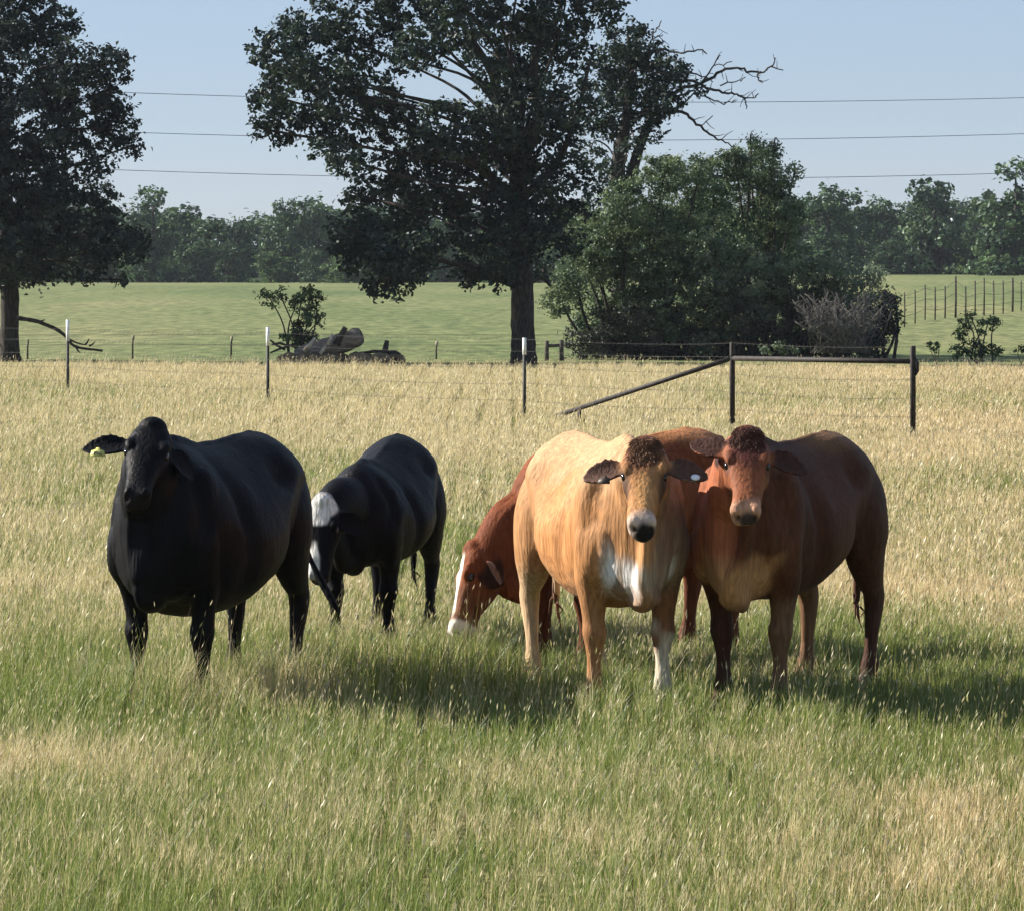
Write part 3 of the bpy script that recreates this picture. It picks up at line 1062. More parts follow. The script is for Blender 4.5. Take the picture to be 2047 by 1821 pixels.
# ------------------------------------------------------------------ cattle
def coat_mat(name, sheen=.15, rough=.55, streak=.25, spec=.25):
    m, n, b = new_mat(name)
    L = n.links.new
    at = n.nodes.new("ShaderNodeAttribute")
    at.attribute_name = "col"
    tc = n.nodes.new("ShaderNodeTexCoord")
    mp = n.nodes.new("ShaderNodeMapping")
    mp.inputs['Scale'].default_value = (9, 9, 1.6)
    mp.inputs['Rotation'].default_value = (0, math.radians(24), 0)
    no = n.nodes.new("ShaderNodeTexNoise")
    no.inputs['Scale'].default_value = 6
    no.inputs['Detail'].default_value = 6
    L(tc.outputs['Object'], mp.inputs[0])
    L(mp.outputs[0], no.inputs['Vector'])
    mr = n.nodes.new("ShaderNodeMapRange")
    mr.inputs['From Min'].default_value, mr.inputs['From Max'].default_value = .3, .7
    mr.inputs['To Min'].default_value, mr.inputs['To Max'].default_value = 1 - streak, 1 + streak
    L(no.outputs['Fac'], mr.inputs['Value'])
    mu = n.nodes.new("ShaderNodeMixRGB")
    mu.blend_type = 'MULTIPLY'
    mu.inputs[0].default_value = 1
    mp2 = n.nodes.new("ShaderNodeMapping")
    mp2.inputs['Scale'].default_value = (70, 70, 9)
    mp2.inputs['Rotation'].default_value = (0, math.radians(30), 0)
    hair = n.nodes.new("ShaderNodeTexNoise")
    hair.inputs['Scale'].default_value = 1.0
    hair.inputs['Detail'].default_value = 4
    L(tc.outputs['Object'], mp2.inputs[0])
    L(mp2.outputs[0], hair.inputs['Vector'])
    mr2 = n.nodes.new("ShaderNodeMapRange")
    mr2.inputs['From Min'].default_value, mr2.inputs['From Max'].default_value = .3, .7
    mr2.inputs['To Min'].default_value, mr2.inputs['To Max'].default_value = .78, 1.22
    L(hair.outputs['Fac'], mr2.inputs['Value'])
    mu2 = n.nodes.new("ShaderNodeMath")
    mu2.operation = 'MULTIPLY'
    L(mr.outputs[0], mu2.inputs[0])
    L(mr2.outputs[0], mu2.inputs[1])
    L(at.outputs['Color'], mu.inputs[1])
    L(mu2.outputs[0], mu.inputs[2])
    L(mu.outputs[0], b.inputs['Base Color'])
    b.inputs['Roughness'].default_value = rough
    b.inputs['Specular IOR Level'].default_value = spec
    b.inputs['Sheen Weight'].default_value = sheen
    b.inputs['Sheen Roughness'].default_value = .4
    bp = n.nodes.new("ShaderNodeBump")
    bp.inputs['Strength'].default_value = .42
    bp.inputs['Distance'].default_value = .012
    ad = n.nodes.new("ShaderNodeMath")
    ad.operation = 'ADD'
    L(no.outputs['Fac'], ad.inputs[0])
    L(hair.outputs['Fac'], ad.inputs[1])
    L(ad.outputs[0], bp.inputs['Height'])
    L(bp.outputs[0], b.inputs['Normal'])
    return m


M_EYE = noise_mat("wet_eye", (.006, .004, .003), (.012, .008, .006), 4, .08, spec=.6)
M_TAG_Y = noise_mat("faded_yellow_tag", (.45, .42, .10), (.55, .52, .16), 20, .5)
M_TAG_D = noise_mat("dark_tag", (.03, .022, .015), (.05, .035, .025), 20, .5)
M_TAG_W = noise_mat("white_tag", (.75, .75, .75), (.85, .85, .85), 20, .4)
M_TAG_INK = noise_mat("tag_ink", (.02, .02, .015), (.04, .04, .03), 20, .6)

TORSO = [  # x, top, bottom, half width, level of greatest width (0 bottom .. 1 top)
    (-.80, 1.19, 1.00, .07, .5), (-.77, 1.235, .90, .135, .5), (-.70, 1.285, .80, .195, .55), (-.58, 1.325, .77, .236, .6), (-.44, 1.338, .735, .262, .62),
    (-.30, 1.325, .695, .276, .55), (-.15, 1.305, .635, .300, .48), (.02, 1.295, .58, .316, .44), (.18, 1.295, .545, .316, .43),
    (.34, 1.305, .535, .292, .45), (.46, 1.32, .55, .280, .5), (.57, 1.33, .555, .262, .5), (.67, 1.30, .56, .222, .50), (.76, 1.24, .575, .170, .48),
    (.84, 1.16, .60, .115, .45), (.90, 1.04, .68, .055, .42)]
FRONT = [(.55, .15, 1.02, .07, .13), (.58, .185, .88, .085, .14), (.585, .195, .76, .085, .125), (.53, .185, .66, .068, .098), (.515, .178, .56, .054, .070), (.51, .175, .46, .044, .052),
         (.518, .172, .395, .050, .054), (.512, .17, .33, .040, .044), (.505, .17, .24, .032, .038), (.505, .17, .155, .036, .043), (.512, .17, .12, .041, .046), (.535, .17, .08, .036, .038), (.55, .17, .055, .044, .052), (.565, .17, .0, .052, .068)]
HIND = [(-.50, .13, 1.10, .09, .20), (-.53, .175, .96, .115, .205), (-.51, .195, .82, .115, .185), (-.53, .195, .71, .090, .140), (-.60, .188, .60, .060, .092), (-.655, .183, .53, .044, .066),
        (-.68, .18, .475, .043, .062), (-.678, .178, .41, .038, .052), (-.66, .175, .31, .032, .042), (-.645, .175, .20, .033, .041), (-.635, .175, .135, .041, .047), (-.612, .175, .085, .037, .040), (-.595, .175, .055, .045, .052), (-.578, .175, 0, .052, .068)]


def build_cow(name, label, group, centre, facing, scale, poll, fdir, nhint, paint, mat, fat=1.0, feet=None, ears=None, dewlap=1.0, tail=None, forelock=None, tags=(), switch=True, neck_drop=0.0, deep=0.0, front_drop=0.0, hs=.93, pupil=True):
    root = empty(name, (centre[0], centre[1], 0))
    fx, fy = Vector(facing[:2] + (0,)).normalized()[:2]
    root.rotation_euler = (0, 0, math.atan2(fy, fx))
    root.scale = (scale,) * 3
    tag(root, label, "cow", group)

    def loc(p, is_dir=False):
        p = Vector(p)
        if not is_dir:
            p = p - Vector((centre[0], centre[1], 0))
        q = Vector((p.x * fx + p.y * fy, -p.x * fy + p.y * fx, p.z))
        return q if is_dir else q / scale

    f = loc(fdir, True).normalized()
    n = loc(nhint, True)
    n = (n - f * n.dot(f)).normalized()
    s = n.cross(f).normalized()          # the animal's left
    P = loc(poll)
    A = np.array([f, s, n])               # rows = head axes

    def hp(u, v, w_):
        return np.array(P) + hs * (u * A[0] + v * A[1] + w_ * A[2])

    mb = MB()
    N = 28
    an = np.linspace(0, 2 * math.pi, N, endpoint=False)
    # torso
    TR = catmull(np.array([t for t in TORSO]), 3)
    rings = []
    for (x, zt, zb, hw, lv) in TR:
        k = sm(-.5, -.2, x) * (1 - sm(.4, .62, x))
        hw = hw * (1 + (fat - 1) * (.45 + .55 * k))
        zb = zb - deep * k
        zm = zb + (zt - zb) * lv
        ca, sa = np.cos(an), np.sin(an)
        pt = 1.0 + .34 * (1 - sm(.5, .8, x))
        yy = hw * np.sign(ca) * np.abs(ca) ** np.where(sa > 0, pt, .82)
        drop = front_drop * float(sm(-.45, .55, x))
        zt, zm = zt - drop, zm - drop * .6
        zz = np.where(sa > 0, zm + (zt - zm) * np.abs(sa) ** pt, zm - (zm - zb) * np.abs(sa) ** .8)
        rings.append(np.stack([np.full(N, x), yy, zz], 1))
    mb.loft(rings)
    # legs
    feet = feet or [(0, 0)] * 4           # front L, front R, hind L, hind R (dx, dy)
    for i, (src, sd) in enumerate((([(q[0], q[1], q[2] - front_drop * 1.2 * max(0, (q[2] - .7) / .3), q[3], q[4]) for q in FRONT], 1), ([(q[0], q[1], q[2] - front_drop * 1.2 * max(0, (q[2] - .7) / .3), q[3], q[4]) for q in FRONT], -1), (HIND, 1), (HIND, -1))):
        pts = catmull(np.array(src), 4)
        dx, dy = feet[i]
        w_ = 1 - sm(.15, .95, pts[:, 2])
        pts[:, 0] += dx * w_
        pts[:, 1] = sd * (pts[:, 1]) + dy * w_
        rings = []
        pts[:, 3:] *= (1.0 + .20 * (1 - sm(.55, .8, pts[:, 2:3])) - .12 * 1.5 * np.exp(-((pts[:, 2:3] - .24) / .08) ** 2))
        for j, (x, y, z, ra, rb) in enumerate(pts):
            t = pts[min(j + 1, len(pts) - 1), :3] - pts[max(j - 1, 0), :3]
            t = t / np.linalg.norm(t)
            if z < .06:
                t = np.array([0, 0, -1.0])
            lat = np.array([0, 1.0, 0])
            lat = lat - t * lat.dot(t)
            lat /= np.linalg.norm(lat)
            fo = np.cross(t, lat)
            a2 = np.linspace(0, 2 * math.pi, 18, endpoint=False)
            rings.append(np.array([x, y, z]) + (ra * np.cos(a2))[:, None] * lat + (rb * np.sin(a2))[:, None] * fo)
        mb.loft(rings)
        kn = pts[int(np.argmin(np.abs(pts[:, 2] - (.395 if i < 2 else .485))))]
        mb.ellipsoid((kn[0] + (.012 if i < 2 else -.022), kn[1], kn[2]), (.058, .054, .05) if i < 2 else (.052, .044, .06), n=8, N=12)
        for dc in (1, -1):
            ft = pts[int(np.argmin(np.abs(pts[:, 2] - .115)))]
            mb.ellipsoid((ft[0] - .045, ft[1] + dc * .022, .105), (.018, .014, .022), n=6, N=8)
    # muscles and bones
    for sd in (1, -1):
        mb.ellipsoid((.55, sd * .19, .93 - front_drop * 1.1), (.15, .085, .27), n=9)
        mb.ellipsoid((.66, sd * .155, .84 - front_drop * .6), (.11, .075, .15), n=9)
        mb.ellipsoid((-.43, sd * .165, 1.165), (.10, .05, .055), n=8)
        mb.ellipsoid((-.745, sd * .085, 1.145), (.055, .045, .07), n=8)
        mb.ellipsoid((-.60, sd * .135, .95), (.17, .11, .24), n=9)
        mb.ellipsoid((-.40, sd * .20, .84), (.11, .06, .15), n=9)
    mb.ellipsoid((.74, 0, .625), (.15, .070, .125), n=9)          # brisket
    fd = front_drop
    mb.tube([(-.74, 0, 1.25), (-.45, 0, 1.31), (-.1, 0, 1.275 - fd * .3), (.2, 0, 1.27 - fd * .8), (.5, 0, 1.31 - fd), (.62, 0, 1.28 - fd)], [.03, .035, .035, .035, .045, .045], 10)
    # neck
    hb = hp(.05, 0, -.075)
    h2 = hp(.14, 0, -.08)
    base = np.array([.52, 0, 1.03 - front_drop])
    nb = np.array([.72, 0, 1.06 - neck_drop])
    mid = (nb * .5 + hb * .5) + np.array([.01, 0, .06])
    ctr = np.array([base, nb, mid, hb, h2])
    spec = np.array([(.18, .27), (.142, .225), (.135, .175), (.105, .13), (.09, .105)])
    cp, cs = catmull(ctr, 6), catmull(spec, 6)
    rings = []
    for j in range(len(cp)):
        t = cp[min(j + 1, len(cp) - 1)] - cp[max(j - 1, 0)]
        t = t / np.linalg.norm(t)
        bl = j / (len(cp) - 1)
        lat = (1 - bl) * np.array([0, 1.0, 0]) + bl * A[1]
        lat = lat - t * lat.dot(t)
        lat /= np.linalg.norm(lat)
        vv = np.cross(t, lat)
        a2 = np.linspace(0, 2 * math.pi, 22, endpoint=False)
        rings.append(cp[j] + (cs[j, 0] * np.cos(a2))[:, None] * lat + (cs[j, 1] * np.sin(a2))[:, None] * vv)
    mb.loft(rings)
    # dewlap: thin fold from the throat to the brisket
    d0, d3 = hp(.13, 0, -.19), np.array([.80, 0, .60 - .05 * (dewlap - 1)])
    d1 = d0 * .62 + d3 * .38 + np.array([-.035, 0, -.04 * dewlap])
    d2 = d0 * .28 + d3 * .72 + np.array([-.02, 0, -.03 * dewlap])
    cp = catmull(np.array([d0, d1, d2, d3]), 6)
    rings = []
    for j in range(len(cp)):
        k = j / (len(cp) - 1)
        t = cp[min(j + 1, len(cp) - 1)] - cp[max(j - 1, 0)]
        t = t / np.linalg.norm(t)
        lat = (1 - k) * A[1] + k * np.array([0, 1.0, 0])
        lat = lat - t * lat.dot(t)
        lat /= np.linalg.norm(lat)
        vv = np.cross(t, lat)
        a2 = np.linspace(0, 2 * math.pi, 16, endpoint=False)
        rings.append(cp[j] + ((.036 + .035 * k) * np.cos(a2))[:, None] * lat + .012 * math.sin(k * 9) * lat + ((.06 + .06 * math.sin(k * math.pi)) * np.sin(a2))[:, None] * vv)
    mb.loft(rings)
    # head
    HR = [  # u, top, bottom, half width
        (-.075, .010, -.09, .040), (-.045, .060, -.13, .080), (.02, .080, -.165, .108), (.09, .074, -.185, .113), (.15, .072, -.188, .116), (.21, .064, -.172, .104),
        (.27, .056, -.145, .088), (.33, .050, -.122, .076), (.38, .047, -.110, .073), (.43, .042, -.100, .070), (.468, .032, -.092, .067), (.495, .012, -.075, .052), (.508, -.012, -.052, .03)]
    hr = catmull(np.array(HR), 3)
    rings = []
    for (u, zt, zb, hw) in hr:
        zm = zb + (zt - zb) * .66
        ca, sa = np.cos(an), np.sin(an)
        e = .8
        yy = hw * np.sign(ca) * np.abs(ca) ** e
        # the jaw narrows below
        yy = np.where(sa < 0, yy * (1 - .42 * np.abs(sa) ** 1.3 * (1 - sm(.36, .44, u))), yy)
        zz = np.where(sa > 0, zm + (zt - zm) * np.abs(sa) ** e, zm - (zm - zb) * np.abs(sa) ** e)
        rings.append(hp(0, 0, 0) + hs * (u * A[0] + yy[:, None] * A[1] + zz[:, None] * A[2]))
    mb.loft(rings)
    mb.ellipsoid(hp(-.03, 0, .03), (.072, .074, .06), A)
    mb.ellipsoid(hp(.035, 0, .0), (.07, .112, .06), A)                # poll
    for sd in (1, -1):
        mb.ellipsoid(hp(.125, sd * .088, .047), (.05, .030, .026), A, n=8)   # brow
        mb.ellipsoid(hp(.19, sd * .085, .0), (.05, .022, .03), A, n=8)     # cheek bone
        mb.ellipsoid(hp(.10, sd * .075, -.10), (.085, .04, .075), A, n=8)    # jowl
        mb.ellipsoid(hp(.450, sd * .042, .010), (.038, .027, .030), A, n=8)  # nostril flare
    mb.ellipsoid(hp(.425, 0, -.088), (.05, .05, .03), A, n=8)              # chin
    # ears
    ears = ears or [((.06, 1, -.12), .225), ((.06, -1, -.12), .225)]
    ear_pts = []
    for (dv, ln), sd in zip(ears, (1, -1)):
        d = dv[0] * A[0] + dv[1] * A[1] + dv[2] * A[2]
        d = d / np.linalg.norm(d)
        B = hp(.045, sd * .085, -.03)
        th = A[2] - d * A[2].dot(d)
        th /= np.linalg.norm(th)
        wv = np.cross(d, th)
        if wv.dot(A[0]) < 0:
            wv = -wv
        rings = []
        for q, hw in zip((0, .12, .28, .45, .62, .78, .90, .97, 1.0), (.028, .042, .064, .078, .074, .058, .038, .019, .006)):
            a2 = np.linspace(0, 2 * math.pi, 18, endpoint=False)
            y = hw * np.cos(a2)
            cup = .036 * (np.cos(a2) ** 2) * math.sin(min(1, q * 1.2) * math.pi * .8)
            tt = .0125 * np.sin(a2) + cup
            c = B + d * ln * q + wv * (.014 * math.sin(q * math.pi) + .03 * q * q) - th * .012 * q * q
            rings.append(c + y[:, None] * wv + tt[:, None] * th)
        mb.loft(rings)
        ear_pts.append((B, d, th, wv, ln))
    # tail
    tail = tail or [(-.80, 0, 1.19), (-.865, 0, 1.08), (-.88, 0, .85), (-.875, .01, .6), (-.87, .02, .42)]
    cp = catmull(np.array(tail), 5)
    mb.tube([Vector(p) for p in cp], list(np.interp(np.linspace(0, 1, len(cp)), [0, .15, .7, .82, .93, 1], [.042, .03, .021, .022, .02, .006])), 10)
    raw = mb.mesh("raw")
    tmp = bpy.data.objects.new("raw", raw)
    C.objects.link(tmp)
    md = tmp.modifiers.new("r", 'REMESH')
    md.mode, md.voxel_size = 'VOXEL', .0095
    md2 = tmp.modifiers.new("s", 'SMOOTH')
    md2.factor, md2.iterations = .5, 5
    dg = bpy.context.evaluated_depsgraph_get()
    ev = tmp.evaluated_get(dg)
    me = bpy.data.meshes.new_from_object(ev)
    bpy.data.objects.remove(tmp)
    me.name = "body"
    nv = len(me.vertices)
    V = np.empty(nv * 3, np.float32)
    me.vertices.foreach_get("co", V)
    V = V.reshape(-1, 3).astype(float)
    Nn = np.empty(nv * 3, np.float32)
    me.vertices.foreach_get("normal", Nn)
    Nn = Nn.reshape(-1, 3)
    H = (V - np.array(P)) @ A.T / hs
    # nostrils, mouth, eye sockets pressed in; soft folds of skin on the neck and flank
    disp = np.zeros(nv)
    head = (H[:, 0] > .3) & (np.abs(H[:, 1]) < .12) & (np.abs(H[:, 2]) < .16)
    for sd in (1, -1):
        d = np.sqrt(((H[:, 0] - .488) / 1.2) ** 2 + ((H[:, 1] - sd * .042) / .9) ** 2 + ((H[:, 2] + .004) / 1.3) ** 2)
        disp -= .018 * np.exp(-(d / .014) ** 2)
        d = np.sqrt((H[:, 0] - .155) ** 2 + (H[:, 1] - sd * .112) ** 2 + (H[:, 2] - .02) ** 2)
        disp -= .014 * np.exp(-(d / .022) ** 2)
    mouth = np.exp(-((H[:, 2] + .066) / .006) ** 2) * head
    disp -= .007 * mouth
    fold = (vnoise(V * np.array([8, 15, 3.0]), 5) - .5) * sm(.45, .65, V[:, 0]) * (1 - sm(.95, 1.2, V[:, 2])) * .030
    ribs = np.sin(V[:, 0] * 62 + V[:, 2] * 9) * .0003 * sm(-.25, -.1, V[:, 0]) * (1 - sm(.25, .4, V[:, 0])) * sm(.6, .75, V[:, 2]) * (1 - sm(1.05, 1.2, V[:, 2]))
    body_n = (vnoise(V * 4.5, 8) - .5) * .022 + (vnoise(V * 11, 9) - .5) * .008
    for sd in (1, -1):
        def dent(c, r_, a_):
            d_ = (((V - np.array(c)) / np.array(r_)) ** 2).sum(1)
            return 1.35 * a_ * np.exp(-d_ * 1.2)
        disp -= dent((-.27, sd * .27, 1.13), (.11, .12, .09), .030)      # hollow before the hip bone
        disp -= dent((.32, sd * .31, .92), (.06, .12, .26), .022)        # behind the shoulder
        disp -= dent((.36, sd * .28, 1.18), (.08, .14, .08), .014)
        disp -= dent((-.24, sd * .27, .76), (.07, .12, .14), .024)       # flank fold
        disp -= dent((.66, sd * .22, 1.02), (.05, .12, .20), .020)       # neck meets shoulder
        disp += dent((.60, sd * .22, .84), (.06, .10, .08), .014)        # point of the shoulder
        disp -= dent((-.62, sd * .20, .86), (.05, .10, .16), .016)       # between the thigh muscles
        disp += dent((.0, sd * .33, .80), (.22, .12, .16), .012)
    farhead = sm(.25, .4, np.linalg.norm(V - np.array(P), axis=1))
    disp += (fold + ribs + body_n * sm(.45, .7, V[:, 2])) * farhead
    V = V + Nn * disp[:, None]
    me.vertices.foreach_set("co", V.astype(np.float32).ravel())
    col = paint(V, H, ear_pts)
    # nostrils and mouth line coloured darker
    for sd in (1, -1):
        d = np.sqrt(((H[:, 0] - .488) / 1.2) ** 2 + ((H[:, 1] - sd * .042) / .8) ** 2 + ((H[:, 2] + .004) / 1.25) ** 2)
        k = np.exp(-(d / .016) ** 4)[:, None]
        col = col * (1 - k) + np.array([.012, .008, .008]) * k
    col = col * (1 - .75 * np.clip(mouth, 0, 1)[:, None])
    a = me.color_attributes.new("col", 'FLOAT_COLOR', 'POINT')
    c4 = np.ones((nv, 4), np.float32)
    c4[:, :3] = np.clip(col, 0, 1)
    a.data.foreach_set("color", c4.ravel())
    me.polygons.foreach_set("use_smooth", np.ones(len(me.polygons), bool))
    me.update()
    me.materials.clear()
    link("body", me, mat, root)
    for sd in (1, -1):
        eb = MB()
        eb.ellipsoid(hp(.155, sd * .1035, .02), (.024, .013, .018), A, n=12, N=18)
        eb.build("eye", M_EYE, root)
    # hair of the poll and of the tail
    if forelock:
        r = np.random.default_rng(int(abs(centre[0]) * 1000) + 3)
        hb_ = MB()
        cols = []
        okv = np.where((H[:, 0] > -.14) & (H[:, 0] < forelock.get('len', .13)) & (np.abs(H[:, 1]) < .09 - .35 * np.clip(H[:, 0] - .03, 0, .1)) & (H[:, 2] > .012))[0]
        edge = np.clip((forelock.get('len', .13) - H[okv, 0]) / .06, 0, 1) * np.clip((.09 - np.abs(H[okv, 1])) / .035, .05, 1)
        okv = okv[r.uniform(size=len(okv)) < edge]
        for i in r.choice(okv, forelock['n']):
            a0, nn = V[i] - Nn[i] * .004, Nn[i].astype(float)
            L_ = r.uniform(.022, .045)
            dr = A[0] * r.uniform(.3, 1.1) + A[1] * r.uniform(-.7, .7) + nn * r.uniform(.0, .22)
            dr -= nn * max(0, dr.dot(nn) - .18)
            dr /= np.linalg.norm(dr)
            m1 = a0 + dr * L_ * .5 + nn * .003
            e1 = a0 + dr * L_ - nn * .003 + A[1] * r.uniform(-.012, .012)
            hb_.tube([a0, m1, e1], [.0019, .0018, .0006], 3)
        hb_.build("forelock", forelock['mat'], root)
    if switch:
        r = np.random.default_rng(9)
        tb = MB()
        e = cp[-1]
        dirn = (cp[-1] - cp[-4])
        dirn /= np.linalg.norm(dirn)
        for i in range(14):
            st = cp[-1 - r.integers(0, 8)] + r.normal(size=3) * .010
            L_ = r.uniform(.05, .14)
            d2_ = dirn + r.normal(size=3) * .14 + np.array([0, 0, -.15])
            tb.tube([st, st + d2_ * L_ * .5 + r.normal(size=3) * .008, st + d2_ * L_ + r.normal(size=3) * .012], [.006, .005, .0015], 5)
        tb.build("tail_switch", mat if forelock is None else forelock['mat'], root)
        o = [c for c in root.children if c.name.startswith("tail_switch")][0]
        if forelock is None:
            a = o.data.color_attributes.new("col", 'FLOAT_COLOR', 'POINT')
            a.data.foreach_set("color", np.tile(np.array([.02, .016, .014, 1], np.float32), len(o.data.vertices)))
    for (ei, q, size, m_, ink, shp) in tags:
        B, d, th, wv, ln = ear_pts[ei]
        c = B + d * ln * q + th * .028 + wv * .058
        dn = np.array(Vector((0, 0, -1)))
        dn = dn - th * dn.dot(th)
        dn /= np.linalg.norm(dn)
        sx = np.cross(th, dn)
        if shp == 'flag':
            prof = [(-.25, .0), (-.28, .30), (-.85, .62), (-1.0, 1.7), (1.0, 1.7), (.85, .62), (.28, .30), (.25, 0)]
        else:
            prof = [(math.cos(k * math.pi / 6), .5 + .8 * math.sin(k * math.pi / 6)) for k in range(12)]
        P0_ = np.array([c + sx * x * size + dn * y * size for x, y in prof])
        tb = MB()
        tb.loft([P0_, P0_ + th * .005])
        to = tb.build("ear_tag", m_, root, smooth=False)
        if ink:
            ib = MB()
            for (x0, y0, x1, y1) in ((-.45, .95, -.45, 1.45), (-.45, .95, -.05, .95), (-.05, .95, -.05, 1.45), (.25, .95, .25, 1.45), (.25, 1.45, .6, 1.45)):
                a_, b_ = c + sx * x0 * size + dn * y0 * size + th * .0065, c + sx * x1 * size + dn * y1 * size + th * .0065
                ib.tube([a_, b_], .003, 4)
            ib.build("tag_marks", M_TAG_INK, to)
    return root


def mixc(c, d, k):
    k = np.clip(k, 0, 1)
    return c * (1 - k[:, None]) + np.asarray(d)[None] * k[:, None] if np.ndim(d) == 1 else c * (1 - k[:, None]) + d * k[:, None]


def blob(Q, c, r, soft=.35):
    d = np.sqrt((((Q - np.array(c)) / np.array(r)) ** 2).sum(1))
    return 1 - sm(1 - soft, 1 + soft, d)


def earmask(V, ear_pts, i):
    B, d, th, wv, ln = ear_pts[i]
    q = (V - B) @ d / ln
    off = V - B - np.outer(q * ln, d)
    return (sm(.12, .3, q) * (1 - sm(.08, .1, np.linalg.norm(off, axis=1)))), q, off @ th


def face_common(c, V, H, nose, pale, noise):
    inhead = (np.abs(H[:, 1]) < .14) & (np.abs(H[:, 2]) < .22) & (H[:, 0] < .56)
    ring = sm(.375, .46, H[:, 0] + noise * .07) * inhead
    c = mixc(c, pale, ring)
    pad = blob(H + noise[:, None] * .012, (.50, .014, -.02), (.05, .054, .052), .3) * inhead
    c = mixc(c, nose, pad)
    hoof = (V[:, 2] < .06)
    c = mixc(c, (.03, .025, .02), hoof.astype(float))
    return c


def paint_black(V, H, E):
    nz = vnoise(V * 3, 1)
    c = np.tile(np.array([.0035, .0035, .0052]), (len(V), 1)) * (.7 + .6 * nz)[:, None]
    c = mixc(c, (.02, .016, .014), .5 * blob(H, (.47, 0, -.02), (.07, .08, .06)))
    return c


def paint_baldy(V, H, E):
    nz = vnoise(V * 18, 2) - .5
    c = paint_black(V, H, E)
    k = blob(H + nz[:, None] * .06, (.02, -.005, .05), (.115, .105, .10), .15)
    c = mixc(c, (.62, .60, .56), k)
    k2 = blob(H + nz[:, None] * .05, (.36, -.04, .02), (.13, .05, .09), .2)
    c = mixc(c, (.62, .60, .56), k2)
    k3 = blob(H, (.46, .0, -.07), (.05, .08, .06), .4)
    c = mixc(c, (.10, .09, .09), k3)
    return c


def paint_red(V, H, E):
    """The grazing red cow with a white face."""
    nz = vnoise(V * 9, 3) - .5
    n2 = vnoise(V * 3, 4) - .5
    c = np.tile(np.array([.150, .042, .015]), (len(V), 1)) * (1 + .5 * n2)[:, None]
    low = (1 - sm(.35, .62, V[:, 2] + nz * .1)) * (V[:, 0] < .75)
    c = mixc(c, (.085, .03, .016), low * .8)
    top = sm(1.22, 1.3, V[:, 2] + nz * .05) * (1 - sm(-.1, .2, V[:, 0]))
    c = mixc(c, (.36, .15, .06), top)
    inhead = (np.abs(H[:, 1]) < .15) & (H[:, 0] < .58) & (H[:, 0] > -.08) & (H[:, 2] > -.22) & (H[:, 2] < .14)
    white = sm(.032, .055, H[:, 2] + nz * .06) * (1 - sm(.045, .07, np.abs(H[:, 1] + .022 + nz * .05))) * sm(-.02, .04, H[:, 0])
    white = np.maximum(white, sm(.40, .43, H[:, 0] + nz * .04))
    cheek = (1 - sm(-.08, .04, H[:, 2]))
    c = mixc(c, (.13, .055, .026), inhead * .9 * sm(.1, .3, H[:, 0]))
    c = mixc(c, (.72, .66, .58), inhead * white)
    c = mixc(c, (.11, .035, .02), inhead * cheek * .3)
    for i in (0, 1):
        k, q, t = earmask(V, E, i)
        c = mixc(c, (.035, .014, .009), k)
    return mixc(c, (.03, .025, .02), (V[:, 2] < .06).astype(float))


